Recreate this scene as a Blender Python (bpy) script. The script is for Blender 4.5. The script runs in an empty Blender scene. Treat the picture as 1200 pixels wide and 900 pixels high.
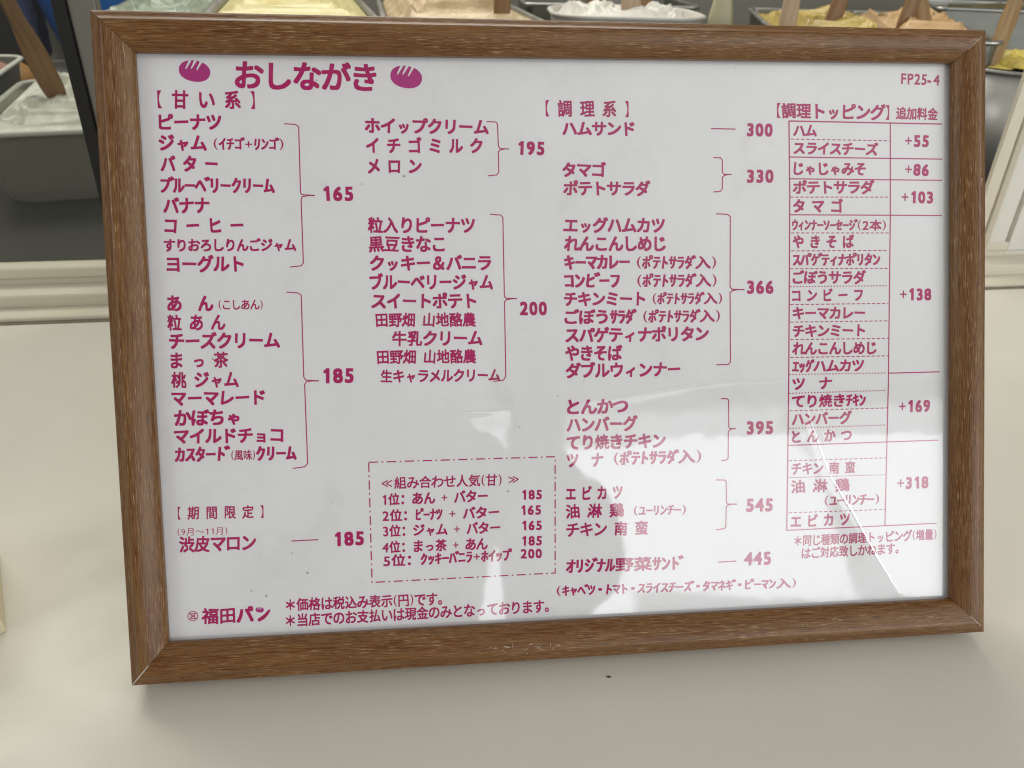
import bpy, bmesh, math, random
from mathutils import Vector, Matrix, noise
import numpy as np

sc = bpy.context.scene
COL = sc.collection
R = math.radians

# ------------------------------------------------------------------ camera
cam_d = bpy.data.cameras.new('camera')
cam = bpy.data.objects.new('camera', cam_d)
COL.objects.link(cam)
CAM_AXES = [[0.994784, -0.099194, 0.023757], [-0.029529, -0.503009, -0.863776], [0.097631, 0.85857, -0.503315]]          # rows: right, down, forward (world)
r_, d_, f_ = [Vector(v) for v in CAM_AXES]
m4 = Matrix((r_, -d_, -f_)).transposed().to_4x4()
m4.translation = Vector((-0.04825, -0.20095, 0.23175))
cam.matrix_world = m4
cam_d.sensor_width = 36.0
cam_d.lens = 27.03
cam_d.clip_start = 0.01
cam_d.clip_end = 60.0
cam_d.dof.use_dof = True
cam_d.dof.focus_distance = 0.285
cam_d.dof.aperture_fstop = 24.0
sc.camera = cam
sc.cycles.filter_width = 1.15

# ------------------------------------------------------------------ light
sc.view_settings.view_transform = 'Standard'
sc.view_settings.look = 'None'
sc.view_settings.exposure = 0.20
sc.view_settings.gamma = 1.0
world = bpy.data.worlds.new('World')
sc.world = world
world.use_nodes = True
wb = world.node_tree.nodes['Background']
wb.inputs[0].default_value = (1.0, 0.965, 0.90, 1)
wb.inputs[1].default_value = 0.17


def area(name, loc, target, sx, sy, power, col):
    l = bpy.data.lights.new(name, 'AREA')
    l.shape = 'RECTANGLE'; l.size = sx; l.size_y = sy
    l.energy = power; l.color = col
    o = bpy.data.objects.new(name, l); COL.objects.link(o)
    o.location = loc
    d = Vector(target) - Vector(loc)
    o.rotation_euler = d.to_track_quat('-Z', 'Y').to_euler()
    return o


# the shop ceiling lamps: over the customer side and inside the display case; then two added fill lamps
area('ceiling_lamp', (0.0, 0.15, 1.9), (0.1, 0.1, 0), 1.4, 0.7, 2.5, (1.0, 0.97, 0.90))
area('case_lamp', (-0.40, 1.25, 1.25), (-0.2, 0.5, 0), 2.0, 0.6, 19.0, (1.0, 0.955, 0.87))
area('right_fill_lamp', (1.35, -0.58, 0.85), (0.10, 0.05, 0.1), 0.65, 0.7, 4.6, (1.0, 1.0, 0.99))  # unseen fill added to brighten the sheet from the front right
area('left_fill_lamp', (-1.75, -0.85, 1.05), (-0.05, 0.05, 0.1), 0.8, 0.8, 7.0, (1.0, 0.985, 0.95))  # weaker unseen fill added on the left for balance

# the bright shop window behind the customer, partly blocked from the left by
# whoever stands there, a silhouette drawn into the lamp's emission (the outline is what the clear cover mirrors)
WIN_Y = -1.4
win_l = bpy.data.lights.new('shop_window_light', 'AREA')
win_l.shape = 'RECTANGLE'
WX0, WX1, WZ0, WZ1 = -0.1, 1.75, 0.06, 0.70
win_l.size = WX1 - WX0; win_l.size_y = WZ1 - WZ0
WIN_RADIANCE = 4.5
win_l.energy = WIN_RADIANCE * math.pi * win_l.size * win_l.size_y
win_l.color = (0.96, 1.0, 1.0)
win = bpy.data.objects.new('shop_window_light', win_l); COL.objects.link(win)
win.location = ((WX0 + WX1) / 2, WIN_Y, (WZ0 + WZ1) / 2)
win.rotation_euler = (R(90), 0, 0)
win_l.use_nodes = True


class NT:
    def __init__(s, tree): s.t = tree; s.n = tree.nodes; s.l = tree.links
    def node(s, typ, **kw):
        n = s.n.new(typ)
        for k, v in kw.items(): setattr(n, k, v)
        return n
    def put(s, sock, v):
        if isinstance(v, bpy.types.NodeSocket): s.l.new(v, sock)
        else: sock.default_value = v
    def math(s, op, a, b=0.0, clamp=False):
        n = s.node('ShaderNodeMath', operation=op, use_clamp=clamp)
        s.put(n.inputs[0], a); s.put(n.inputs[1], b)
        return n.outputs[0]
    def smooth(s, v, lo, hi, a=0.0, b=1.0):
        n = s.node('ShaderNodeMapRange', interpolation_type='SMOOTHSTEP')
        s.put(n.inputs[0], v); s.put(n.inputs[1], lo); s.put(n.inputs[2], hi)
        n.inputs[3].default_value = a; n.inputs[4].default_value = b
        return n.outputs[0]
    def lin(s, v, lo, hi, a=0.0, b=1.0):
        n = s.node('ShaderNodeMapRange')
        s.put(n.inputs[0], v); s.put(n.inputs[1], lo); s.put(n.inputs[2], hi)
        n.inputs[3].default_value = a; n.inputs[4].default_value = b
        return n.outputs[0]
    def curve(s, v, pts):            # piecewise curve through pts, both axes 0..1
        n = s.node('ShaderNodeFloatCurve')
        c = n.mapping.curves[0]
        while len(c.points) > 2: c.points.remove(c.points[1])
        c.points[0].location = pts[0]; c.points[1].location = pts[-1]
        for p in pts[1:-1]: c.points.new(*p)
        for p in c.points: p.handle_type = 'AUTO'
        n.mapping.update()
        n.inputs['Factor'].default_value = 1.0
        s.put(n.inputs['Value'], v)
        return n.outputs[0]
    def noise(s, vec, scale, detail=3.0, rough=0.5, dist=0.0):
        n = s.node('ShaderNodeTexNoise')
        s.put(n.inputs['Vector'], vec)
        n.inputs['Scale'].default_value = scale; n.inputs['Detail'].default_value = detail
        n.inputs['Roughness'].default_value = rough; n.inputs['Distortion'].default_value = dist
        return n.outputs[0]
    def mapping(s, vec, scale=(1, 1, 1), loc=(0, 0, 0)):
        n = s.node('ShaderNodeMapping')
        s.put(n.inputs[0], vec); n.inputs['Scale'].default_value = scale; n.inputs['Location'].default_value = loc
        return n.outputs[0]
    def mix(s, f, a, b):
        n = s.node('ShaderNodeMix', data_type='RGBA')
        s.put(n.inputs[0], f)
        for sock, v in ((n.inputs[6], a), (n.inputs[7], b)):
            s.put(sock, (*v, 1) if isinstance(v, tuple) and len(v) == 3 else v)
        return n.outputs[2]
    def bump(s, h, strength, dist):
        n = s.node('ShaderNodeBump')
        n.inputs['Strength'].default_value = strength; n.inputs['Distance'].default_value = dist
        s.put(n.inputs['Height'], h)
        return n.outputs[0]


def window_nodes():
    g = NT(win_l.node_tree)
    em = [n for n in g.n if n.type == 'EMISSION'][0]
    geo = g.node('ShaderNodeNewGeometry')
    sep = g.node('ShaderNodeSeparateXYZ'); g.l.new(geo.outputs['Position'], sep.inputs[0])
    X, Z = sep.outputs[0], sep.outputs[2]
    zt = g.lin(Z, 0.10, 0.70)
    # left outline: x of the blocked side as a function of height (x = v*1.0)
    xb = g.curve(zt, [(0.0, 0.20), (0.14, 0.27), (0.26, 0.325), (0.40, 0.345), (0.53, 0.338),
                      (0.63, 0.308), (0.70, 0.262), (0.77, 0.238), (0.82, 0.245), (0.93, 0.262), (1.0, 0.28)])
    dx = g.math('SUBTRACT', X, xb)
    main = g.smooth(dx, -0.006, 0.010)
    top = g.smooth(Z, 0.570, 0.580, 1.0, 0.0)
    band = g.smooth(Z, 0.625, 0.665, 0.36, 0.0)          # paler strip above the opening
    vert = g.math('MAXIMUM', top, band)
    sill = g.math('SUBTRACT', 0.228, g.math('MULTIPLY', g.math('MAXIMUM', g.math('SUBTRACT', X, 0.42), 0.0), 0.10))
    low = g.smooth(g.math('SUBTRACT', Z, sill), -0.012, 0.012, 0.30, 1.0)
    nearb = g.smooth(X, 0.33, 0.40)                          # the lowest left corner runs down bright
    low = g.math('MAXIMUM', low, g.math('SUBTRACT', 1.0, nearb))
    v = g.math('MULTIPLY', g.math('MULTIPLY', main, vert), low)
    # leaning dark streak painted into the lamp, for the band beside the film fold
    lean_x = g.math('ADD', g.math('MULTIPLY', g.math('SUBTRACT', Z, 0.44), -0.30), 0.845)
    wdt = g.lin(Z, 0.15, 0.47, 0.055, 0.004)
    post = g.math('ABSOLUTE', g.math('SUBTRACT', X, lean_x))
    dark = g.smooth(g.math('SUBTRACT', post, wdt), -0.012, 0.018, 0.25, 1.0)
    v = g.math('MULTIPLY', v, dark)
    # warped-film glints painted into the lamp: a triangle on the near side and a thin slit low down
    tri_t = g.lin(Z, 0.57, 0.665)
    tri_lo = g.math('SUBTRACT', 0.115, g.math('MULTIPLY', tri_t, 0.118))
    tri = g.math('MULTIPLY', g.smooth(g.math('SUBTRACT', X, tri_lo), -0.004, 0.006),
                 g.math('MULTIPLY', g.smooth(X, 0.118, 0.128, 1.0, 0.0),
                        g.math('MULTIPLY', g.smooth(Z, 0.565, 0.575), g.smooth(Z, 0.615, 0.675, 1.0, 0.0))))
    sl_x = g.math('ADD', 0.058, g.math('MULTIPLY', g.math('SUBTRACT', Z, 0.22), 0.10))
    sl_w = g.lin(Z, 0.20, 0.36, 0.030, 0.002)
    slit = g.math('MULTIPLY', g.smooth(g.math('SUBTRACT', g.math('ABSOLUTE', g.math('SUBTRACT', X, sl_x)), sl_w), -0.004, 0.006, 1.0, 0.0),
                  g.math('MULTIPLY', g.smooth(Z, 0.165, 0.19), g.smooth(Z, 0.33, 0.37, 1.0, 0.0)))
    v = g.math('MAXIMUM', v, g.math('MULTIPLY', tri, 0.55))
    v = g.math('MAXIMUM', v, g.math('MULTIPLY', slit, 0.8))
    g.l.new(v, em.inputs['Strength'])


window_nodes()

# unseen veil lamp added for the lit room behind the customer, brightest towards the right
veil_l = bpy.data.lights.new('veil_lamp', 'AREA')
veil_l.shape = 'RECTANGLE'; veil_l.size = 3.0; veil_l.size_y = 1.9
veil_l.energy = 1.05 * math.pi * 3.0 * 1.9
veil_l.color = (1.0, 1.0, 0.985)
wl = bpy.data.objects.new('veil_lamp', veil_l); COL.objects.link(wl)
wl.location = (1.10, -1.62, 1.75); wl.rotation_euler = (R(90), 0, 0)
veil_l.use_nodes = True
g = NT(veil_l.node_tree)
em = [n for n in g.n if n.type == 'EMISSION'][0]
geo = g.node('ShaderNodeNewGeometry'); sep = g.node('ShaderNodeSeparateXYZ'); g.l.new(geo.outputs['Position'], sep.inputs[0])
g.l.new(g.math('MULTIPLY', g.smooth(sep.outputs[0], -0.55, 1.7, 0.05, 1.0), g.smooth(sep.outputs[2], 0.80, 1.5, 0.35, 1.0)), em.inputs['Strength'])

# ------------------------------------------------------------------ materials
def new_mat(name):
    m = bpy.data.materials.new(name); m.use_nodes = True
    g = NT(m.node_tree)
    p = g.n['Principled BSDF']
    return m, g, p


def plain(name, col, rough=0.5, metal=0.0, var=0.12, scale=40.0, bump=0.0, spec=0.5, bscale=None):
    m, g, p = new_mat(name)
    tc = g.node('ShaderNodeTexCoord')
    n = g.noise(tc.outputs['Object'], scale, 4.0, 0.6)
    lo = tuple(c * (1 - var) for c in col); hi = tuple(min(1, c * (1 + var)) for c in col)
    g.l.new(g.mix(n, lo, hi), p.inputs['Base Color'])
    p.inputs['Roughness'].default_value = rough
    p.inputs['Metallic'].default_value = metal
    p.inputs['Specular IOR Level'].default_value = spec
    if bump:
        b = g.noise(tc.outputs['Object'], bscale or scale * 2, 5.0, 0.6)
        g.l.new(g.bump(b, 1.0, bump), p.inputs['Normal'])
    return m


def wood_laminate():
    m, g, p = new_mat('brown wood grain laminate')
    uv = g.node('ShaderNodeUVMap').outputs[0]
    oi = g.node('ShaderNodeObjectInfo')
    off = g.node('ShaderNodeVectorMath', operation='ADD')
    cmb = g.node('ShaderNodeCombineXYZ'); g.l.new(g.math('MULTIPLY', oi.outputs['Random'], 7.0), cmb.inputs[0])
    g.l.new(uv, off.inputs[0]); g.l.new(cmb.outputs[0], off.inputs[1])
    v = off.outputs[0]
    broad = g.noise(g.mapping(v, (16, 300, 1)), 1.0, 3.0, 0.6, 0.5)
    fine = g.noise(g.mapping(v, (90, 2700, 1)), 1.0, 2.5, 0.6)
    base = g.mix(g.lin(broad, 0.33, 0.67), (0.112, 0.036, 0.0050), (0.178, 0.080, 0.022))
    base = g.mix(g.smooth(fine, 0.42, 0.62, 0.0, 0.6), base, (0.235, 0.126, 0.048))
    pore = g.noise(g.mapping(v, (110, 2400, 1), (3.3, 1.7, 0)), 1.0, 2.0, 0.5)
    base = g.mix(g.smooth(pore, 0.56, 0.66, 0.0, 0.55), base, (0.040, 0.014, 0.003))
    fl = g.noise(g.mapping(v, (190, 3900, 1), (9.1, 5.2, 0)), 1.0, 1.5, 0.5)
    flm = g.smooth(fl, 0.58, 0.68)
    patch = g.noise(g.mapping(v, (30, 160, 1), (1.1, 8.2, 0)), 1.0, 2.0)
    flm = g.math('MULTIPLY', flm, g.smooth(patch, 0.38, 0.62, 0.25, 1.0))
    base = g.mix(g.math('MULTIPLY', flm, 0.70), base, (0.44, 0.31, 0.175))
    g.l.new(base, p.inputs['Base Color'])
    g.l.new(g.lin(fine, 0.3, 0.7, 0.28, 0.42), p.inputs['Roughness'])
    p.inputs['Specular IOR Level'].default_value = 0.38
    h = g.math('SUBTRACT', fine, g.math('MULTIPLY', pore, 0.6))
    g.l.new(g.bump(h, 0.6, 0.00010), p.inputs['Normal'])
    return m


def spatula_wood(name, a, b):
    m, g, p = new_mat(name)
    tc = g.node('ShaderNodeTexCoord')
    n = g.noise(g.mapping(tc.outputs['Object'], (260, 260, 14)), 1.0, 3.0, 0.6, 0.5)
    n2 = g.noise(g.mapping(tc.outputs['Object'], (40, 40, 8)), 1.0, 2.0)
    c = g.mix(g.lin(n, 0.3, 0.7), a, b)
    c = g.mix(g.smooth(n2, 0.45, 0.7, 0.0, 0.35), c, tuple(q * 0.5 for q in a))
    g.l.new(c, p.inputs['Base Color'])
    p.inputs['Roughness'].default_value = 0.5
    return m


def cream_mat(name, a, b, rough=0.24):
    m, g, p = new_mat(name)
    tc = g.node('ShaderNodeTexCoord')
    n = g.noise(tc.outputs['Object'], 28.0, 4.0, 0.6, 0.8)
    g.l.new(g.mix(g.lin(n, 0.3, 0.7), a, b), p.inputs['Base Color'])
    p.inputs['Roughness'].default_value = rough
    p.inputs['Subsurface Weight'].default_value = 0.15
    p.inputs['Subsurface Radius'].default_value = (0.006, 0.004, 0.002)
    n2 = g.noise(tc.outputs['Object'], 120.0, 4.0, 0.65)
    g.l.new(g.bump(n2, 0.7, 0.003), p.inputs['Normal'])
    return m


def steel_mat(name, col, rough):
    m, g, p = new_mat(name)
    tc = g.node('ShaderNodeTexCoord')
    n = g.noise(g.mapping(tc.outputs['Object'], (6, 6, 220)), 1.0, 3.0)
    g.l.new(g.mix(n, tuple(c * .85 for c in col), col), p.inputs['Base Color'])
    p.inputs['Metallic'].default_value = 1.0
    n2 = g.noise(tc.outputs['Object'], 30.0, 4.0)
    g.l.new(g.lin(n2, 0.3, 0.7, rough * 0.8, rough * 1.25), p.inputs['Roughness'])
    return m


def paper_mat():
    m, g, p = new_mat('printed white paper')
    tc = g.node('ShaderNodeTexCoord')
    o = tc.outputs['Object']
    n = g.noise(o, 26.0, 5.0, 0.65)
    c = g.mix(g.lin(n, 0.3, 0.7), (0.80, 0.80, 0.815), (0.85, 0.85, 0.87))
    fib = g.noise(o, 900.0, 3.0, 0.7)
    c = g.mix(g.smooth(fib, 0.55, 0.8, 0.0, 0.08), c, (0.5, 0.5, 0.5))
    g.l.new(c, p.inputs['Base Color'])
    p.inputs['Roughness'].default_value = 0.8
    p.inputs['Specular IOR Level'].default_value = 0.2
    return m


def schlick(g, k):               # mirror share of a thin clear sheet, the same from both sides
    geo = g.node('ShaderNodeNewGeometry')
    d = g.node('ShaderNodeVectorMath', operation='DOT_PRODUCT')
    g.l.new(geo.outputs['Incoming'], d.inputs[0]); g.l.new(geo.outputs['Normal'], d.inputs[1])
    c = g.math('ABSOLUTE', d.outputs['Value'])
    q = g.math('POWER', g.math('SUBTRACT', 1.0, c), 5.0)
    return g.math('MULTIPLY', g.math('ADD', 0.04, g.math('MULTIPLY', q, 0.96)), k, True)


def film_mat():
    m = bpy.data.materials.new('clear glossy film'); m.use_nodes = True
    g = NT(m.node_tree)
    g.n.remove(g.n['Principled BSDF'])
    out = g.n['Material Output']
    fac = schlick(g, 1.9)
    tr = g.node('ShaderNodeBsdfTransparent'); tr.inputs[0].default_value = (0.985, 0.985, 0.985, 1)
    gl = g.node('ShaderNodeBsdfGlossy'); gl.inputs['Roughness'].default_value = 0.035
    mx = g.node('ShaderNodeMixShader')
    g.l.new(fac, mx.inputs[0]); g.l.new(tr.outputs[0], mx.inputs[1]); g.l.new(gl.outputs[0], mx.inputs[2])
    # smears and specks of dust on the film
    tc = g.node('ShaderNodeTexCoord'); o = tc.outputs['Object']
    smear = g.smooth(g.noise(o, 30.0, 6.0, 0.7, 0.6), 0.50, 0.78, 0.0, 0.06)
    vor = g.node('ShaderNodeTexVoronoi'); g.l.new(o, vor.inputs['Vector']); vor.inputs['Scale'].default_value = 210.0
    keep = g.node('ShaderNodeSeparateColor'); g.l.new(vor.outputs['Color'], keep.inputs[0])
    speck = g.math('MULTIPLY', g.smooth(vor.outputs['Distance'], 0.06, 0.11, 1.0, 0.0), g.smooth(keep.outputs[0], 0.90, 0.93))
    speck = g.math('MULTIPLY', speck, g.smooth(g.noise(o, 17.0, 3.0), 0.45, 0.62))
    df = g.node('ShaderNodeBsdfDiffuse'); df.inputs[0].default_value = (0.55, 0.53, 0.50, 1)
    dk = g.node('ShaderNodeBsdfDiffuse'); dk.inputs[0].default_value = (0.16, 0.14, 0.13, 1)
    m2 = g.node('ShaderNodeMixShader'); g.l.new(smear, m2.inputs[0]); g.l.new(mx.outputs[0], m2.inputs[1]); g.l.new(df.outputs[0], m2.inputs[2])
    m3 = g.node('ShaderNodeMixShader'); g.l.new(g.math('MULTIPLY', speck, 0.6), m3.inputs[0]); g.l.new(m2.outputs[0], m3.inputs[1]); g.l.new(dk.outputs[0], m3.inputs[2])
    g.l.new(m3.outputs[0], out.inputs[0])
    return m


def crease_mat():  # extra-glossy strip: the fold's bright glint is put into the material
    m = bpy.data.materials.new('film fold glint'); m.use_nodes = True
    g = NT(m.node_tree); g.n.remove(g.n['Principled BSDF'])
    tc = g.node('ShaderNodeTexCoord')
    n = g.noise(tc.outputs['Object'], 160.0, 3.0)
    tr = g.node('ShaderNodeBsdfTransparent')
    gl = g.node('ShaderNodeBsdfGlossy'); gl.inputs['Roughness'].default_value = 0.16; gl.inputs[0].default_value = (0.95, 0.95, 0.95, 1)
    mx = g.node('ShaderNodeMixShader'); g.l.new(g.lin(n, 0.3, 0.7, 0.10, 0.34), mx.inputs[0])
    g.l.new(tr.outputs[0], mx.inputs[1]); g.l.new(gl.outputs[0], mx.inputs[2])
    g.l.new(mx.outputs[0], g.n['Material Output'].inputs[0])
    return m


def glass_mat():
    m = bpy.data.materials.new('door glass'); m.use_nodes = True
    g = NT(m.node_tree); g.n.remove(g.n['Principled BSDF'])
    tr = g.node('ShaderNodeBsdfTransparent'); tr.inputs[0].default_value = (0.88, 0.90, 0.88, 1)
    gl = g.node('ShaderNodeBsdfGlossy'); gl.inputs['Roughness'].default_value = 0.02
    mx = g.node('ShaderNodeMixShader'); g.l.new(schlick(g, 1.0), mx.inputs[0])
    g.l.new(tr.outputs[0], mx.inputs[1]); g.l.new(gl.outputs[0], mx.inputs[2])
    g.l.new(mx.outputs[0], g.n['Material Output'].inputs[0])
    return m


def counter_mat():
    m, g, p = new_mat('cream laminate')
    tc = g.node('ShaderNodeTexCoord'); o = tc.outputs['Object']
    n = g.noise(o, 7.0, 4.0, 0.6)
    c = g.mix(g.lin(n, 0.3, 0.7), (0.655, 0.625, 0.545), (0.70, 0.67, 0.588))
    scuff = g.noise(o, 38.0, 6.0, 0.75, 1.5)
    c = g.mix(g.smooth(scuff, 0.62, 0.78, 0.0, 0.16), c, (0.40, 0.35, 0.27))
    g.l.new(c, p.inputs['Base Color'])
    g.l.new(g.lin(g.noise(o, 60.0, 4.0), 0.3, 0.7, 0.30, 0.42), p.inputs['Roughness'])
    g.l.new(g.bump(g.noise(o, 600.0, 2.0), 0.25, 0.0002), p.inputs['Normal'])
    return m


M = dict(
    wood=wood_laminate(), paper=paper_mat(), film=film_mat(), crease=crease_mat(), glass=glass_mat(), counter=counter_mat(),
    ink=plain('magenta ink', (0.45, 0.004, 0.125), 0.6, var=0.15, scale=90, spec=0.2),
    bread=plain('pink magenta ink', (0.46, 0.030, 0.22), 0.6, var=0.18, scale=700, spec=0.2),
    board=plain('brown fibreboard', (0.16, 0.09, 0.045), 0.8, scale=200),
    raw=plain('bare white edge', (0.62, 0.58, 0.52), 0.7, scale=300),
    sash=plain('white aluminium sash', (0.66, 0.61, 0.49), 0.42, var=0.05, scale=30),
    sashw=plain('pale grey sash', (0.70, 0.68, 0.62), 0.42, var=0.05, scale=30),
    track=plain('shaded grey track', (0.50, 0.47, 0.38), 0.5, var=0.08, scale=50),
    seam=plain('grimy sealant', (0.20, 0.17, 0.12), 0.8, var=0.3, scale=120),
    black=plain('black rubber', (0.006, 0.006, 0.006), 0.7),
    alu=plain('dull grey aluminium', (0.21, 0.20, 0.18), 0.45, 0.4, var=0.06),
    floor=plain('dark case floor', (0.022, 0.023, 0.021), 0.35, var=0.3, scale=12),
    wall=plain('grey case wall', (0.22, 0.21, 0.17), 0.6, var=0.12, scale=6),
    enamel=plain('grey resin', (0.155, 0.15, 0.122), 0.32, var=0.10, scale=14),
    enamel_rim=plain('pale resin rim', (0.50, 0.49, 0.44), 0.35, var=0.1, scale=20),
    steel=steel_mat('brushed steel', (0.50, 0.50, 0.47), 0.40),
    dsteel=steel_mat('dull steel', (0.28, 0.28, 0.25), 0.42),
    box=plain('cream card', (0.72, 0.65, 0.44), 0.7, var=0.05),
    crumb=plain('burnt crumb', (0.06, 0.04, 0.03), 0.8),
    spat=spatula_wood('tan spatula wood', (0.24, 0.135, 0.045), (0.38, 0.24, 0.095)),
    spat_d=spatula_wood('brown spatula wood', (0.16, 0.078, 0.026), (0.26, 0.14, 0.05)),
    spat_p=spatula_wood('pale spatula wood', (0.36, 0.26, 0.16), (0.50, 0.38, 0.25)),
    white=cream_mat('white cream', (0.58, 0.57, 0.47), (0.80, 0.79, 0.69)),
    whip=cream_mat('bright whipped cream', (0.74, 0.73, 0.66), (0.88, 0.87, 0.80)),
    mint=cream_mat('pale green cream', (0.24, 0.31, 0.24), (0.40, 0.45, 0.34)),
    custard=cream_mat('yellow custard', (0.68, 0.60, 0.24), (0.84, 0.78, 0.44)),
    peanut=cream_mat('peanut cream', (0.52, 0.38, 0.20), (0.74, 0.60, 0.38)),
    potato=cream_mat('yellow potato mash', (0.45, 0.33, 0.08), (0.64, 0.50, 0.16)),
    egg=cream_mat('egg yellow mash', (0.62, 0.48, 0.07), (0.80, 0.66, 0.18)),
    peach=cream_mat('peach cream', (0.55, 0.34, 0.15), (0.76, 0.54, 0.30)),
    ham=cream_mat('pink filling', (0.46, 0.22, 0.15), (0.62, 0.36, 0.27)),
    bun=plain('brown crust', (0.40, 0.19, 0.05), 0.45, var=0.3, scale=18),
    greens=plain('olive filling', (0.16, 0.14, 0.06), 0.5, var=0.5, scale=90, bump=0.01),
    blue=plain('blue plastic', (0.02, 0.13, 0.44), 0.4, var=0.15, scale=10),
    denim=plain('light blue crinkled plastic', (0.16, 0.20, 0.46), 0.4, var=0.45, scale=45, bump=0.02),
    navy=plain('navy cloth', (0.015, 0.02, 0.10), 0.8, var=0.3),
    darkbag=plain('dark brown cloth', (0.03, 0.026, 0.02), 0.6, var=0.3),
    olive=plain('cloudy pale plastic', (0.50, 0.47, 0.29), 0.35, var=0.1),
)

# ------------------------------------------------------------------ object helpers
def link_mesh(name, verts, faces, mat, parent=None, smooth=False, loc=None):
    me = bpy.data.meshes.new(name)
    me.from_pydata([tuple(v) for v in verts], [], faces)
    me.update()
    if smooth:
        me.polygons.foreach_set('use_smooth', [True] * len(me.polygons))
    me.materials.append(mat)
    o = bpy.data.objects.new(name, me); COL.objects.link(o)
    if parent: o.parent = parent
    if loc is not None: o.location = loc
    return o


def bm_obj(name, bm, mat, parent=None, smooth=False):
    me = bpy.data.meshes.new(name)
    bmesh.ops.recalc_face_normals(bm, faces=bm.faces)
    bm.to_mesh(me); bm.free()
    if smooth: me.polygons.foreach_set('use_smooth', [True] * len(me.polygons))
    me.materials.append(mat)
    o = bpy.data.objects.new(name, me); COL.objects.link(o)
    if parent: o.parent = parent
    return o


def add_box(bm, lo, hi, bevel=0.0):
    r = bmesh.ops.create_cube(bm, size=1.0)
    vs = r['verts']
    for v in vs:
        v.co = Vector([lo[i] + (v.co[i] + 0.5) * (hi[i] - lo[i]) for i in range(3)])
    if bevel:
        es = list({e for v in vs for e in v.link_edges})
        bmesh.ops.bevel(bm, geom=es, offset=bevel, segments=2, affect='EDGES', profile=0.5)


def thing(name, label, cat, loc=(0, 0, 0), rz=0.0, group=None):
    o = bpy.data.objects.new(name, None); COL.objects.link(o)
    o.empty_display_size = 0.02
    o.location = loc; o.rotation_euler = (0, 0, rz)
    o['label'] = label; o['category'] = cat
    if group: o['group'] = group
    return o


def tag(o, label, cat, group=None):
    o['label'] = label; o['category'] = cat
    if group: o['group'] = group
    return o


# ------------------------------------------------------------------ setting: counter, case
COUNTER_YAW = R(2.2)
bm = bmesh.new()
add_box(bm, (-1.3, -0.42, -0.04), (1.3, 0.3065, 0.0))
counter = bm_obj('counter_top', bm, M['counter']); counter['kind'] = 'structure'
counter.rotation_euler = (0, 0, COUNTER_YAW)

bm = bmesh.new()
add_box(bm, (-1.6, 0.42, -0.06), (1.9, 2.3, -0.004))
o = bm_obj('case_floor', bm, M['floor']); o['kind'] = 'structure'
bm = bmesh.new()
add_box(bm, (-1.6, 1.50, -0.004), (2.2, 1.55, 1.0))
o = bm_obj('case_back_wall', bm, M['wall']); o['kind'] = 'structure'
bm = bmesh.new()
add_box(bm, (-1.5, 1.30, -0.0035), (-0.30, 1.498, 0.001), 0.001)
o = bm_obj('case_ledge', bm, M['enamel_rim']); o['kind'] = 'structure'
bm = bmesh.new()
add_box(bm, (-0.235, 0.74, -0.004), (1.05, 1.45, 0.052), 0.004)
o = bm_obj('case_shelf', bm, M['dsteel']); o['kind'] = 'structure'

# sliding sash track along the far edge of the counter (own frame, yawed with the counter)
track = thing('sash_track', 'cream stepped aluminium sash track along the far edge of the counter', 'sash track',
              (0, 0.3045, 0), COUNTER_YAW)
def strip(name, prof, mat):       # profile (y, z) extruded along x
    vs, fs = [], []
    for x in (-1.25, 1.25):
        vs += [(x, y, z) for y, z in prof]
    n = len(prof)
    for i in range(n):
        j = (i + 1) % n
        fs.append((i, j, n + j, n + i))
    fs.append(tuple(range(n))[::-1]); fs.append(tuple(range(n, 2 * n)))
    return link_mesh(name, vs, fs, mat, track)
strip('seal_line', [(-0.0006, -0.003), (-0.0006, 0.0006), (0.0022, 0.0012), (0.0022, -0.003)], M['seam'])
strip('track_base', [(0.0023, -0.02), (0.0023, 0.0030), (0.0035, 0.0038), (0.0185, 0.0038), (0.0190, -0.02)], M['sash'])
strip('front_ledge', [(0.0191, -0.02), (0.0193, 0.0112), (0.0203, 0.0122), (0.0390, 0.0122), (0.0395, -0.02)], M['sash'])
strip('rear_ledge', [(0.0396, -0.02), (0.0398, 0.0228), (0.0408, 0.0238), (0.0540, 0.0238), (0.0545, -0.02)], M['sash'])
strip('track_groove', [(0.0399, 0.0162), (0.0393, 0.0162), (0.0393, 0.0172), (0.0399, 0.0172)], M['track'])  # thin strip with the groove's shade put into its darker colour

# sliding door pushed to the left: grey stile, black gasket, pane
door = thing('sliding_door', 'grey aluminium sliding door with black gasket edge left of the menu frame', 'sliding door',
             (-0.27, 0.3475, 0.0238), COUNTER_YAW)
PL = (-0.27395, 0.34750, 0.19136); PR = (-0.26574, 0.34750, 0.19150); PS = (-0.24874, 0.34750, 0.19180)
gx0, gx1, gx2 = PL[0] + 0.27, PR[0] + 0.27, PS[0] + 0.27
bm = bmesh.new(); add_box(bm, (gx0, -0.006, 0), (gx1, 0.006, 0.55), 0.001); bm_obj('gasket', bm, M['black'], door)
bm = bmesh.new(); add_box(bm, (gx1 + 0.0003, -0.004, 0), (gx2, 0.006, 0.55), 0.0012); bm_obj('stile', bm, M['alu'], door)
bm = bmesh.new(); add_box(bm, (gx0 - 0.30, -0.002, 0.0), (gx0 - 0.0003, 0.002, 0.55)); bm_obj('pane', bm, M['glass'], door)

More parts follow.
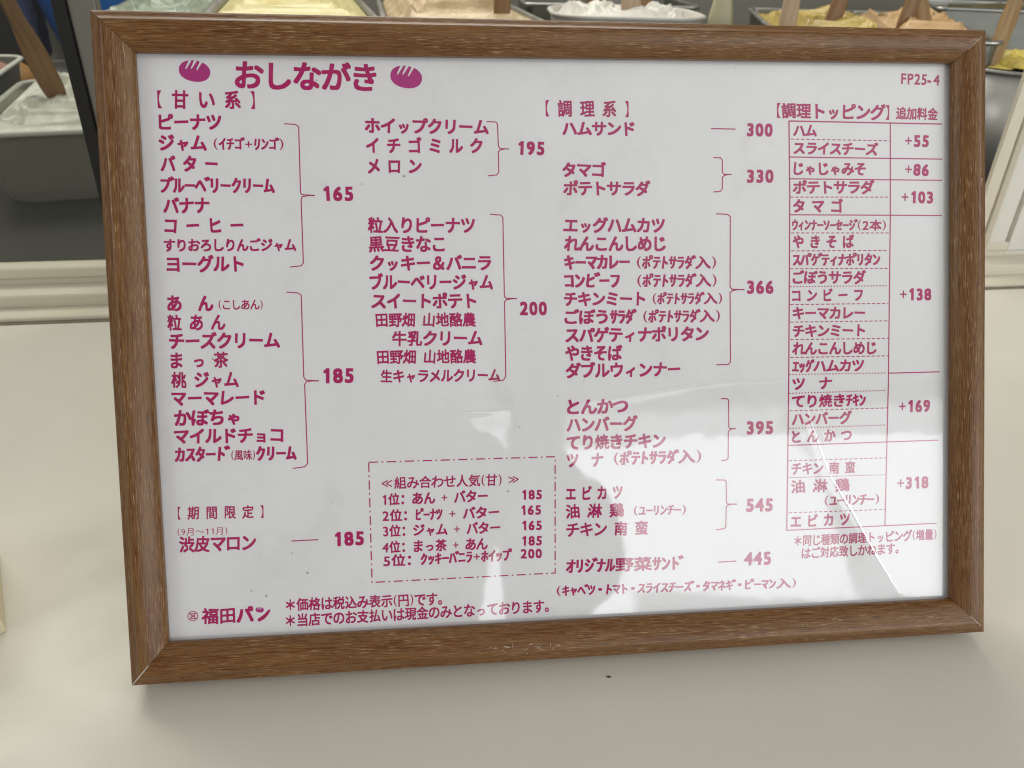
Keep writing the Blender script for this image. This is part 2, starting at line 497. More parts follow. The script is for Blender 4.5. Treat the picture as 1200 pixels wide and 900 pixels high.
# white sash post on the right
post = thing('sash_post', 'cream aluminium sash post with stepped grooves rising right of the menu frame', 'sash post',
             (0.3905, 0.362, 0.0), COUNTER_YAW)
def profile_post(name, pts, mat, z0, z1):
    n = len(pts); vs = [(x, y, z) for z in (z0, z1) for x, y in pts]
    fs = [(i, (i + 1) % n, n + (i + 1) % n, n + i) for i in range(n)] + [tuple(range(n))[::-1], tuple(range(n, 2 * n))]
    return link_mesh(name, vs, fs, mat, post)
profile_post('post_edge', [(0, 0.0), (0.0085, -0.0015), (0.0095, 0.0), (0.0095, 0.006), (0, 0.004)], M['sash'], 0.014, 0.6)
profile_post('post_lip', [(0.0097, -0.003), (0.0125, -0.005), (0.0145, -0.004), (0.0145, 0.006), (0.0097, 0.006)], M['sash'], 0.014, 0.6)
profile_post('post_panel', [(0.0147, -0.001), (0.031, -0.001), (0.0318, 0.002), (0.0332, 0.002), (0.034, -0.003),
                            (0.052, -0.003), (0.054, 0.004), (0.056, 0.004), (0.057, -0.003), (0.11, -0.003), (0.11, 0.03), (0.0300, 0.03), (0.0147, 0.007)],
             M['sashw'], 0.014, 0.6)
profile_post('post_foot', [(-0.001, -0.001), (0.108, -0.001), (0.108, 0.028), (-0.001, 0.028)], M['seam'], 0.0085, 0.0139)

# ------------------------------------------------------------------ the framed menu
LEAN, HB, TH = (0.47421, 0.11254, 0.01200)
TEXTS = [
    ('menu_title', 'おしながき', -112.93, 93.72, -65.71, 93.31, 8.83, 0.024),
    ('section_heading', '【 甘 い 系 】', -138.52, 85.5, -106.55, 85.43, 5.92, 0.022),
    ('menu_item', 'ピーナツ', -138.33, 78.06, -117.94, 78.13, 5.09, 0.03),
    ('menu_item', 'ジャム', -138.66, 71.3, -123.14, 71.17, 5.09, 0.03),
    ('menu_item', '(ｲﾁｺﾞ+ﾘﾝｺﾞ)', -120.92, 70.89, -97.67, 70.77, 4.0, 0.022),
    ('menu_item', 'バ タ ー', -138.44, 64.23, -119.81, 64.2, 5.11, 0.03),
    ('menu_item', 'ﾌﾞﾙｰﾍﾞﾘｰｸﾘｰﾑ', -138.78, 57.15, -101.22, 56.85, 5.15, 0.022),
    ('menu_item', 'バナナ', -138.27, 50.32, -123.09, 50.36, 5.14, 0.03),
    ('menu_item', 'コ ー ヒ ー', -138.18, 43.62, -112.26, 43.52, 5.16, 0.03),
    ('menu_item', 'すりおろしりんごジャム', -138.63, 37.05, -94.87, 36.68, 4.04, 0.028),
    ('menu_item', 'ヨーグルト', -138.09, 30.73, -112.67, 30.52, 5.19, 0.03),
    ('menu_item', 'あ\u3000ん', -138.44, 17.49, -123.3, 17.2, 5.21, 0.03),
    ('menu_item', '(こしあん)', -121.62, 16.74, -106.85, 16.45, 3.35, 0.018),
    ('menu_item', '粒 あ ん', -138.76, 10.85, -119.62, 10.73, 5.22, 0.024),
    ('menu_item', 'チーズクリーム', -138.49, 4.61, -101.62, 4.17, 5.26, 0.03),
    ('menu_item', 'ま っ 茶', -138.24, -1.94, -119.19, -2.15, 5.25, 0.026),
    ('menu_item', '桃 ジャム', -138.42, -8.64, -116.06, -8.99, 5.27, 0.026),
    ('menu_item', 'マーマレード', -138.57, -14.92, -107.45, -15.45, 4.99, 0.03),
    ('menu_item', 'かぼちゃ', -138.04, -21.68, -116.33, -21.97, 5.3, 0.03),
    ('menu_item', 'マイルドチョコ', -138.34, -27.99, -101.77, -28.72, 5.03, 0.03),
    ('menu_item', 'ｶｽﾀｰﾄﾞ', -138.5, -34.32, -119.88, -34.6, 5.02, 0.026),
    ('menu_item', '(風味)', -119.62, -35.2, -111.58, -35.37, 3.57, 0.015),
    ('menu_item', 'ｸﾘｰﾑ', -111.27, -34.93, -97.52, -35.16, 5.07, 0.026),
    ('section_heading', '【 期 間 限 定 】', -138.45, -54.63, -109.52, -55.37, 4.48, 0.016),
    ('season_note', '(9月～11月)', -138.76, -61.17, -122.05, -61.54, 2.83, 0.002),
    ('menu_item', '渋皮マロン', -138.4, -65.67, -112.57, -66.07, 5.4, 0.026),
    ('price', '185', -85.49, -66.37, -75.41, -66.41, 5.18, 0.045),
    ('price', '165', -85.01, 54.02, -74.89, 53.97, 5.09, 0.045),
    ('price', '185', -87.34, -8.64, -76.95, -8.78, 5.36, 0.045),
    ('price', '195', -17.19, 69.51, -7.96, 69.37, 4.88, 0.045),
    ('price', '200', -18.07, 13.37, -8.28, 13.18, 4.99, 0.045),
    ('menu_item', 'ホイップクリーム', -70.17, 77.16, -27.52, 76.71, 4.95, 0.03),
    ('menu_item', 'イ チ ゴ ミ ル ク', -69.97, 70.36, -29.78, 70.24, 4.96, 0.03),
    ('menu_item', 'メ ロ ン', -69.63, 63.4, -51.2, 63.22, 4.96, 0.03),
    ('menu_item', '粒入りピーナツ', -70.32, 43.13, -33.2, 42.79, 5.3, 0.026),
    ('menu_item', '黒豆きなこ', -70.25, 36.68, -43.99, 36.38, 5.31, 0.026),
    ('menu_item', 'クッキー＆バニラ', -70.04, 30.06, -27.83, 29.62, 5.04, 0.03),
    ('menu_item', 'ブルーベリージャム', -70.4, 23.58, -27.4, 22.87, 5.06, 0.03),
    ('menu_item', 'スイートポテト', -70.04, 16.92, -33.46, 16.38, 5.06, 0.03),
    ('menu_item', '田野畑 山地酪農', -68.79, 10.37, -33.79, 9.77, 4.78, 0.024),
    ('menu_item', '牛乳クリーム', -63.26, 3.7, -31.69, 3.25, 5.1, 0.028),
    ('menu_item', '田野畑 山地酪農', -68.79, -2.59, -33.98, -3.19, 4.8, 0.024),
    ('menu_item', '生キャラメルクリーム', -67.68, -9.35, -25.66, -10.09, 4.37, 0.026),
    ('ranking_line', '≪組み合わせ人気(甘) ≫', -68.65, -47.2, -19.83, -47.73, 4.29, 0.015),
    ('ranking_line', '1位：あん + バター', -68.39, -53.0, -31.19, -53.27, 4.13, 0.025),
    ('ranking_line', '2位：ﾋﾟｰﾅﾂ + バター', -68.73, -58.78, -27.2, -59.33, 4.15, 0.025),
    ('ranking_line', '3位：ジャム + バター', -68.62, -64.3, -27.03, -64.93, 4.16, 0.025),
    ('ranking_line', '4位：まっ茶 + あん', -69.11, -70.1, -31.64, -70.61, 4.17, 0.025),
    ('ranking_line', '5位：ｸｯｷｰﾊﾞﾆﾗ+ﾎｲｯﾌﾟ', -68.97, -75.02, -22.96, -75.11, 4.18, 0.025),
    ('ranking_price', '185', -18.73, -53.51, -11.6, -53.67, 3.57, 0.04),
    ('ranking_price', '165', -19.17, -59.08, -12.04, -59.25, 3.58, 0.04),
    ('ranking_price', '165', -18.99, -64.69, -11.85, -64.88, 3.58, 0.04),
    ('ranking_price', '185', -19.12, -70.3, -11.98, -70.51, 3.59, 0.04),
    ('ranking_price', '200', -19.86, -74.96, -12.08, -75.2, 3.6, 0.04),
    ('footnote', '＊価格は税込み表示(円)です。', -103.29, -88.91, -48.56, -89.78, 4.46, 0.02),
    ('footnote', '＊当店でのお支払いは現金のみとなっております。', -103.51, -94.56, -10.0, -94.7, 4.51, 0.02),
    ('section_heading', '【 調 理 系 】', -7.35, 83.26, 22.65, 83.12, 5.63, 0.02),
    ('menu_item', 'ハムサンド', -1.42, 76.34, 24.56, 76.27, 4.76, 0.03),
    ('price', '300', 65.97, 76.08, 75.75, 75.96, 4.86, 0.045),
    ('menu_item', 'タマゴ', -1.72, 61.94, 13.95, 61.9, 4.78, 0.03),
    ('menu_item', 'ポテトサラダ', -1.55, 55.52, 30.01, 55.23, 4.81, 0.03),
    ('price', '330', 65.85, 59.49, 75.99, 59.46, 4.89, 0.045),
    ('menu_item', 'エッグハムカツ', -1.82, 42.5, 35.16, 42.15, 5.13, 0.03),
    ('menu_item', 'れんこんしめじ', -1.65, 36.03, 35.39, 35.6, 5.15, 0.03),
    ('menu_item', 'ｷｰﾏｶﾚｰ', -1.78, 29.4, 22.1, 29.37, 5.15, 0.026),
    ('menu_item', '(ﾎﾟﾃﾄｻﾗﾀﾞ入)', 24.6, 29.03, 54.21, 28.62, 4.59, 0.024),
    ('menu_item', 'ｺﾝﾋﾞｰﾌ', -1.92, 22.9, 18.4, 22.73, 5.17, 0.026),
    ('menu_item', '(ﾎﾟﾃﾄｻﾗﾀﾞ入)', 24.66, 22.47, 54.31, 22.14, 4.61, 0.024),
    ('menu_item', 'チキンミート', -2.05, 16.39, 27.55, 15.99, 4.88, 0.03),
    ('menu_item', '(ﾎﾟﾃﾄｻﾗﾀﾞ入)', 30.23, 15.94, 56.34, 15.61, 4.16, 0.024),
    ('menu_item', 'ごぼうｻﾗﾀﾞ', -2.03, 10.01, 24.3, 9.61, 4.89, 0.03),
    ('menu_item', '(ﾎﾟﾃﾄｻﾗﾀﾞ入)', 26.66, 9.56, 55.47, 9.27, 4.48, 0.024),
    ('menu_item', 'スパゲティナポリタン', -1.85, 3.46, 51.07, 2.85, 5.08, 0.03),
    ('menu_item', 'やきそば', -1.99, -2.95, 18.75, -3.33, 5.22, 0.03),
    ('menu_item', 'ダブルウィンナー', -1.96, -9.23, 40.2, -9.78, 5.09, 0.03),
    ('price', '366', 65.71, 19.47, 75.77, 19.3, 4.97, 0.045),
    ('menu_item', 'とんかつ', -1.76, -22.3, 20.64, -22.57, 5.25, 0.03),
    ('menu_item', 'ハンバーグ', -2.05, -28.77, 24.02, -29.06, 5.12, 0.03),
    ('menu_item', 'てり焼きチキン', -2.18, -35.27, 34.44, -35.69, 5.14, 0.03),
    ('menu_item', 'ツ\u3000ナ', -2.31, -41.62, 11.17, -41.84, 4.98, 0.03),
    ('menu_item', '(ﾎﾟﾃﾄｻﾗﾀﾞ入)', 14.96, -41.68, 47.86, -42.02, 4.87, 0.024),
    ('price', '395', 65.17, -32.23, 75.32, -32.43, 5.08, 0.045),
    ('menu_item', 'エ ビ カ ツ', -2.88, -53.9, 18.07, -54.03, 4.85, 0.03),
    ('menu_item', '油 淋 鶏', -3.01, -60.3, 18.44, -60.66, 5.02, 0.022),
    ('menu_item', '(ﾕｰﾘﾝﾁｰ)', 22.09, -61.14, 41.83, -61.57, 3.8, 0.018),
    ('menu_item', 'チキン 南 蛮', -2.99, -67.03, 27.27, -67.71, 5.04, 0.022),
    ('price', '545', 64.79, -61.03, 75.0, -61.33, 5.13, 0.045),
    ('menu_item', 'ｵﾘｼﾞﾅﾙ野菜ｻﾝﾄﾞ', -3.42, -80.38, 40.62, -81.45, 5.08, 0.024),
    ('price', '445', 63.82, -81.23, 74.23, -81.45, 5.16, 0.045),
    ('ingredient_note', '(ｷｬﾍﾞﾂ・ﾄﾏﾄ・ｽﾗｲｽﾁｰｽﾞ・ﾀﾏﾈｷﾞ・ﾋﾟｰﾏﾝ入)', -7.06, -89.33, 84.01, -91.4, 3.84, 0.022),
    ('sheet_code', 'FP25-4', 124.94, 94.75, 139.95, 94.27, 3.85, 0.028),
    ('section_heading', '【調理トッピング】', 77.24, 82.96, 120.51, 82.41, 5.36, 0.026),
    ('section_heading', '追加料金', 123.0, 82.26, 139.37, 81.88, 4.34, 0.021),
    ('topping_item', 'ハム', 83.5, 75.82, 92.42, 75.85, 4.28, 0.03),
    ('topping_item', 'スライスチーズ', 83.63, 69.56, 116.08, 69.11, 4.31, 0.03),
    ('topping_item', 'じゃじゃみそ', 83.61, 62.2, 111.29, 61.99, 4.47, 0.028),
    ('topping_item', 'ポテトサラダ', 83.25, 55.44, 114.62, 55.3, 4.48, 0.03),
    ('topping_item', 'タ マ ゴ', 83.39, 48.66, 102.38, 48.53, 4.65, 0.03),
    ('topping_item', 'ｳｨﾝﾅｰｿｰｾｰｼﾞ(2本)', 82.87, 41.87, 119.31, 41.37, 3.9, 0.026),
    ('topping_item', 'や き そ ば', 83.18, 35.67, 106.68, 35.56, 4.52, 0.03),
    ('topping_item', 'ｽﾊﾟｹﾞﾃｨﾅﾎﾟﾘﾀﾝ', 83.15, 29.15, 117.01, 28.84, 4.38, 0.025),
    ('topping_item', 'ごぼうサラダ', 83.12, 22.76, 111.35, 22.32, 4.54, 0.03),
    ('topping_item', 'コ ン ビ ー フ', 82.77, 16.06, 110.19, 15.87, 4.39, 0.03),
    ('topping_item', 'キーマカレー', 83.07, 9.64, 111.04, 9.22, 4.4, 0.03),
    ('topping_item', 'チキンミート', 83.05, 3.05, 111.05, 2.73, 4.42, 0.03),
    ('topping_item', 'れんこんしめじ', 82.86, -3.39, 115.59, -3.89, 4.59, 0.028),
    ('topping_item', 'ｴｯｸﾞハムカツ', 82.67, -10.01, 110.73, -10.3, 4.44, 0.03),
    ('topping_item', 'ツ\u3000ナ', 82.8, -16.5, 98.2, -16.47, 4.45, 0.03),
    ('topping_item', 'てり焼きﾁｷﾝ', 82.61, -22.99, 111.42, -23.26, 4.63, 0.028),
    ('topping_item', 'ハンバーグ', 82.59, -29.66, 105.89, -29.65, 4.47, 0.03),
    ('topping_item', 'と ん か つ', 82.56, -36.19, 105.89, -36.24, 4.49, 0.028),
    ('topping_item', 'チキン 南 蛮', 82.35, -48.17, 107.24, -48.54, 4.34, 0.022),
    ('topping_item', '油 淋 鶏', 82.15, -54.9, 105.05, -55.08, 4.84, 0.02),
    ('topping_item', '(ﾕｰﾘﾝﾁｰ)', 95.14, -60.79, 116.91, -60.95, 4.22, 0.02),
    ('topping_item', 'エ ビ カ ツ', 81.93, -68.1, 105.23, -68.06, 4.54, 0.03),
    ('topping_price', '+55', 126.37, 72.21, 135.91, 72.07, 4.51, 0.045),
    ('topping_price', '+86', 126.42, 61.8, 135.98, 61.46, 4.52, 0.045),
    ('topping_price', '+103', 125.13, 51.66, 137.73, 51.43, 4.54, 0.045),
    ('topping_price', '+138', 124.61, 15.77, 137.29, 15.54, 4.61, 0.045),
    ('topping_price', '+169', 124.44, -26.25, 137.06, -26.34, 4.68, 0.045),
    ('topping_price', '+318', 123.88, -55.39, 136.56, -55.44, 4.73, 0.045),
    ('footnote', '＊同じ種類の調理トッピング(増量)', 83.4, -75.44, 139.97, -75.64, 4.08, 0.018),
    ('footnote', 'はご対応致しかねます。', 86.22, -80.29, 124.66, -80.31, 4.08, 0.018),
    ('shop_name', '福田パ', -132.14, -91.3, -114.5, -91.6, 5.45, 0.034),
]
STROKES = [
    ('brace', [(-97.26, 77.64), (-93.57, 77.42), (-92.46, 76.65), (-92.7, 54.35), (-92.21, 53.69), (-87.91, 53.46), (-92.14, 53.05), (-92.61, 52.04), (-92.67, 30.53), (-93.42, 29.52), (-97.32, 29.13)], 0.38, None),
    ('brace', [(-98.81, 20.6), (-94.94, 20.24), (-93.81, 19.42), (-94.04, -8.89), (-93.35, -9.95), (-88.86, -10.32), (-93.23, -10.55), (-93.85, -11.57), (-93.88, -39.05), (-94.95, -40.21), (-99.05, -40.65)], 0.38, None),
    ('brace', [(-28.22, 78.61), (-24.93, 78.48), (-24.35, 77.74), (-24.24, 70.25), (-23.66, 69.31), (-20.51, 69.19), (-23.67, 68.83), (-24.29, 68.19), (-24.32, 61.1), (-25.09, 60.22), (-28.25, 59.93)], 0.39, None),
    ('brace', [(-27.85, 46.6), (-23.94, 46.27), (-23.27, 45.38), (-23.44, 17.84), (-22.85, 17.05), (-18.9, 16.86), (-22.86, 16.48), (-23.43, 15.74), (-23.62, -10.61), (-24.48, -11.95), (-28.15, -12.3)], 0.39, None),
    ('brace', [(53.46, 66.21), (56.16, 66.06), (56.79, 65.15), (56.75, 60.89), (57.38, 60.19), (60.25, 60.12), (57.38, 59.73), (56.74, 59.06), (56.7, 55.1), (56.05, 54.19), (53.34, 53.9)], 0.42, None),
    ('brace', [(54.22, 46.11), (58.69, 45.83), (59.58, 44.99), (59.27, 19.59), (60.06, 18.8), (64.74, 18.62), (60.06, 18.3), (59.25, 17.57), (59.19, -7.65), (58.37, -8.57), (53.85, -8.6)], 0.42, None),
    ('brace', [(55.51, -21.02), (57.78, -21.19), (58.36, -21.74), (58.27, -31.51), (58.82, -32.26), (61.09, -32.34), (58.81, -32.67), (58.16, -33.4), (58.01, -43.21), (57.41, -43.82), (55.3, -43.96)], 0.43, None),
    ('brace', [(53.28, -51.08), (56.7, -51.29), (57.18, -51.92), (57.21, -59.73), (57.76, -60.33), (61.19, -60.48), (57.75, -60.71), (57.1, -61.32), (56.87, -68.82), (56.21, -69.43), (53.1, -69.76)], 0.43, None),
    ('price_dash', [(52.62, 76.44), (61.82, 76.28)], 0.43, None),
    ('price_dash', [(53.8, -81.92), (60.85, -81.88)], 0.46, None),
    ('price_dash', [(-100.49, -66.23), (-91.24, -66.2)], 0.41, None),
    ('ranking_box', [(-72.85, -39.53), (-6.49, -40.12), (-7.39, -82.68), (-73.12, -82.5), (-72.85, -39.53)], 0.45, (3.3, 1.2, 0.6, 1.2)),
    ('table_rule', [(81.89, 79.23), (141.08, 78.34)], 0.49, None),
    ('table_rule', [(81.89, 79.23), (82.11, 53.75), (81.81, 21.23), (81.39, -16.45), (80.42, -71.25)], 0.49, None),
    ('table_rule', [(120.79, 78.7), (120.91, 45.12), (120.34, -17.61), (119.15, -71.18)], 0.46, None),
    ('table_rule', [(82.0, 66.34), (141.17, 65.52)], 0.43, None),
    ('table_rule', [(81.97, 58.52), (141.23, 57.75)], 0.42, None),
    ('table_rule', [(82.08, 45.52), (141.33, 44.8)], 0.42, None),
    ('table_rule', [(120.33, -13.54), (140.74, -13.6)], 0.44, None),
    ('table_rule', [(81.22, -39.33), (140.58, -39.54)], 0.43, None),
    ('table_rule', [(80.42, -71.25), (139.94, -71.42)], 0.43, None),
    ('table_rule', [(81.17, -51.42), (119.44, -51.89)], 0.2, None),
    ('dashed_rule', [(82.51, 72.77), (120.38, 72.21)], 0.36, (1.32, 0.66)),
    ('dashed_rule', [(82.27, 51.9), (120.78, 51.68)], 0.35, (1.28, 0.64)),
    ('dashed_rule', [(82.54, 38.93), (120.49, 38.54)], 0.35, (1.28, 0.64)),
    ('dashed_rule', [(82.51, 32.42), (120.18, 32.1)], 0.36, (1.32, 0.66)),
    ('dashed_rule', [(82.16, 25.89), (120.2, 25.49)], 0.35, (1.28, 0.64)),
    ('dashed_rule', [(82.13, 19.35), (119.89, 19.08)], 0.4, (0.56, 0.63)),
    ('dashed_rule', [(82.1, 12.79), (120.24, 12.52)], 0.36, (1.32, 0.66)),
    ('dashed_rule', [(82.08, 6.37), (120.27, 6.02)], 0.35, (1.28, 0.64)),
    ('dashed_rule', [(82.05, -0.07), (120.29, -0.5)], 0.36, (1.32, 0.66)),
    ('dashed_rule', [(82.02, -6.68), (120.31, -7.04)], 0.36, (1.32, 0.66)),
    ('dashed_rule', [(81.67, -12.98), (119.65, -13.42)], 0.4, (0.56, 0.63)),
    ('dashed_rule', [(81.64, -19.94), (119.34, -19.98)], 0.4, (0.56, 0.63)),
    ('dashed_rule', [(81.61, -26.45), (120.03, -26.59)], 0.36, (1.32, 0.66)),
    ('dashed_rule', [(81.58, -32.97), (119.38, -33.01)], 0.4, (0.56, 0.63)),
    ('dashed_rule', [(81.2, -45.08), (119.76, -45.47)], 0.36, (1.32, 0.66)),
    ('dashed_rule', [(81.12, -64.67), (119.48, -65.14)], 0.36, (1.32, 0.66)),
]
BREAD_ICONS = [(-125.95, 94.92, 10.22, 7.0, -9), (-55.53, 93.63, 10.87, 7.54, -9)]
LOGO_RING = (-135.0, -90.98, 1.83)
LOGO_DOT = (-112.31, -90.09, 2.9)
LOGO_TAIL = [(-113.26, -93.26), (-112.22, -92.72), (-110.72, -91.68), (-109.49, -90.38), (-108.6, -89.97), (-108.78, -90.88), (-109.72, -92.35), (-110.94, -93.5), (-112.58, -94.34), (-113.06, -94.13)]
SIGHT = [(-143.93, 99.93), (142.91, 99.68), (143.8, -100.23), (-142.64, -98.79)]
EDGE = [(-157.07, 113.04), (155.04, 111.18), (156.75, -113.43), (-155.17, -112.86)]

menu = thing('menu_frame', 'brown wood grain picture frame holding a printed white menu sheet, leaning back on the counter',
             'picture frame', (0, 0, 0))
menu.rotation_euler = (math.pi / 2 - LEAN, 0, 0)


def fp(a, b, c=0.0):             # sheet millimetres -> frame coordinates in metres
    return Vector((a * 0.001, HB + b * 0.001, TH + c * 0.001))


# profile across the moulding: s 0 = sight edge, 1 = outer edge; c height in mm above the sheet
PROFILE = [(0.0, 1.3), (0.0, 3.0), (0.025, 3.6), (0.08, 4.3), (0.18, 5.2), (0.30, 6.1), (0.42, 6.75), (0.54, 7.15), (0.62, 7.3), (0.67, 7.25), (0.71, 6.9),
           (0.75, 6.3), (0.80, 5.8), (0.86, 5.4), (0.92, 5.0), (0.955, 4.6), (0.985, 3.8), (1.0, 2.9), (1.0, -3.0), (1.0, -11.9), (0.42, -11.9), (0.42, 1.3)]
HARD = {0, 1, 15, 17, 19, 20, 21}


def rail(i):
    j = (i + 1) % 4
    a_in, a_out, b_in, b_out = [Vector(v) for v in (SIGHT[i], EDGE[i], SIGHT[j], EDGE[j])]
    along = (b_out - a_out).normalized()
    NL = 24
    vs, fs, uvs = [], [], []
    acc = [0.0]
    for k in range(1, len(PROFILE)):
        p, q = PROFILE[k - 1], PROFILE[k]
        acc.append(acc[-1] + math.hypot((q[0] - p[0]) * 12.7, q[1] - p[1]))
    for t in range(NL + 1):
        f = t / NL
        for k, (s, c) in enumerate(PROFILE):
            A = a_in.lerp(a_out, s) + along * 0.07
            B = b_in.lerp(b_out, s) - along * 0.07
            P = A.lerp(B, f)
            wob = 0.10 * noise.noise(Vector((P.x * 0.02, P.y * 0.02, i * 5.0)))
            vs.append(fp(P.x, P.y, c + (wob if 0 < c < 8 else 0)))
            uvs.append(((P - a_out).dot(along) * 0.001, acc[k] * 0.001 + i * 0.37))
    n = len(PROFILE)
    for t in range(NL):
        for k in range(n):
            kk = (k + 1) % n
            fs.append((t * n + k, t * n + kk, (t + 1) * n + kk, (t + 1) * n + k))
    fs.append(tuple(range(n))[::-1]); fs.append(tuple(NL * n + k for k in range(n)))
    o = link_mesh('frame_rail', vs, fs, M['wood'], menu, smooth=True)
    me = o.data
    uvl = me.uv_layers.new(name='UVMap')
    for lp in me.loops:
        uvl.data[lp.index].uv = uvs[lp.vertex_index]
    # keep hard arrises hard
    bm = bmesh.new(); bm.from_mesh(me)
    bmesh.ops.recalc_face_normals(bm, faces=bm.faces)
    bm.verts.ensure_lookup_table()
    for e in bm.edges:
        k0, k1 = e.verts[0].index % n, e.verts[1].index % n
        if k0 == k1 and k0 in HARD: e.smooth = False
        if len(e.link_faces) == 2 and any(len(f_.verts) > 4 for f_ in e.link_faces): e.smooth = False
    bm.to_mesh(me); bm.free()
    return o


rails = [rail(i) for i in range(4)]


def chip(pts, c, mat, parent, name, th=0.03):       # small flat flake, mm
    n = len(pts)
    vs = [fp(x, y, c) for x, y in pts] + [fp(x, y, c + th) for x, y in pts]
    fs = [tuple(range(n))[::-1], tuple(range(n, 2 * n))] + [(k, (k + 1) % n, n + (k + 1) % n, n + k) for k in range(n)]
    return link_mesh(name, vs, fs, mat, parent)


def mitre_edge(ci, s0, s1, w, parent):              # pale raw edge showing in an open mitre
    A, B = Vector(SIGHT[ci]), Vector(EDGE[ci])
    d = (B - A).normalized(); nrm = Vector((-d.y, d.x))
    vs, fs = [], []
    K = 10
    for k in range(K + 1):
        s = s0 + (s1 - s0) * k / K
        c = [q[1] for q in PROFILE[1:18]]
        ss = [q[0] for q in PROFILE[1:18]]
        h = float(np.interp(s, ss, c))
        P = A.lerp(B, s)
        ww = w * (0.5 + 0.5 * math.sin(math.pi * k / K))
        vs += [fp(P.x - nrm.x * ww, P.y - nrm.y * ww, h + 0.10), fp(P.x + nrm.x * ww, P.y + nrm.y * ww, h + 0.10)]
        if k: fs.append((2 * k - 2, 2 * k - 1, 2 * k + 1, 2 * k))
    return link_mesh('bare_mitre_edge', vs, fs, M['raw'], parent)


mitre_edge(3, 0.42, 1.0, 0.17, rails[2])
mitre_edge(2, 0.40, 0.72, 0.10, rails[1])
mitre_edge(1, 0.30, 0.70, 0.07, rails[0])
rnd = random.Random(7)
# white scuffs on the bottom moulding and a chip on the right one
def scuff(x, y, L, ang, w, rl):
    ca, sa = math.cos(ang), math.sin(ang)
    i = {2: (3, 2), 1: (1, 2)}[rl]
    if rl == 2:
        s = (SIGHT[3][1] - y) / 13.5
    else:
        s = (x - SIGHT[1][0]) / 12.3
    h = float(np.interp(max(0.02, min(1, s)), [q[0] for q in PROFILE[1:18]], [q[1] for q in PROFILE[1:18]])) + 0.09
    pts = []
    for k in range(5):
        t = k / 4 - 0.5
        pts.append((x + ca * L * t - sa * w * (0.3 + rnd.random()) * 0.5, y + sa * L * t + ca * w * (0.3 + rnd.random()) * 0.5))
    for k in range(5):
        t = 0.5 - k / 4
        pts.append((x + ca * L * t + sa * w * (0.3 + rnd.random()) * 0.5, y + sa * L * t - ca * w * (0.3 + rnd.random()) * 0.5))
    chip(pts, h, M['raw'], rails[rl], 'scuff', 0.02)


for k in range(16):
    scuff(-37 + rnd.random() * 32, -105.3 - rnd.random() * 3.6, 0.5 + rnd.random() * 1.6, rnd.choice((0, 0.1, 1.4, 1.6, 1.2)), 0.10 + 0.1 * rnd.random(), 2)
for k in range(9):
    scuff(-120 + rnd.random() * 230, -103.5 - rnd.random() * 6, 0.4 + rnd.random() * 1.2, rnd.choice((1.5, 1.2, 1.7, 0.2)), 0.10, 2)
scuff(151.6, 55.5, 3.0, 1.45, 0.55, 1)
scuff(151.9, 53.0, 2.0, 1.7, 0.30, 1)
scuff(148.0, -23.0, 1.8, 1.2, 0.12, 1)

# sheet, cover, back, strut
def quad_grow(d):
    cx_ = sum(p[0] for p in SIGHT) / 4; cy_ = sum(p[1] for p in SIGHT) / 4
    return [(p[0] + math.copysign(d, p[0] - cx_), p[1] + math.copysign(d, p[1] - cy_)) for p in SIGHT]


q3 = quad_grow(3.6)
bm = bmesh.new()
lay = [bm.verts.new(fp(x, y, 0.0)) for x, y in q3] + [bm.verts.new(fp(x, y, -0.1)) for x, y in q3]
bm.faces.new(lay[:4]); bm.faces.new(lay[4:][::-1])
for k in range(4): bm.faces.new((lay[k], lay[k + 4], lay[(k + 1) % 4 + 4], lay[(k + 1) % 4]))
sheet = bm_obj('menu_sheet', bm, M['paper'], menu)
bm = bmesh.new()
q4 = quad_grow(4.6)
lay = [bm.verts.new(fp(x, y, -0.4)) for x, y in q4] + [bm.verts.new(fp(x, y, -3.0)) for x, y in q4]
bm.faces.new(lay[:4]); bm.faces.new(lay[4:][::-1])
for k in range(4): bm.faces.new((lay[k], lay[k + 4], lay[(k + 1) % 4 + 4], lay[(k + 1) % 4]))
bm_obj('backing_board', bm, M['board'], menu)

bm = bmesh.new()                                   # easel strut from the back to the counter
hx = 0.022
top_b, foot = 0.150, None
ca, sa = math.cos(LEAN), math.sin(LEAN)
# foot on the counter: world (0, 0.165, 0.002) in frame axes: b = y sin + z cos, c = -y cos + z sin
fb, fc = 0.165 * sa + 0.001 * ca, -0.165 * ca + 0.001 * sa
ring = [(-hx, top_b, 0.0035), (hx, top_b, 0.0035), (hx * 1.5, fb, fc), (-hx * 1.5, fb, fc)]
up = [bm.verts.new(v) for v in ring]; dn = [bm.verts.new((x, y - 0.003, z - 0.0015)) for x, y, z in ring]
bm.faces.new(up); bm.faces.new(dn[::-1])
for k in range(4): bm.faces.new((up[k], dn[k], dn[(k + 1) % 4], up[(k + 1) % 4]))
bm_obj('easel_strut', bm, M['board'], menu)

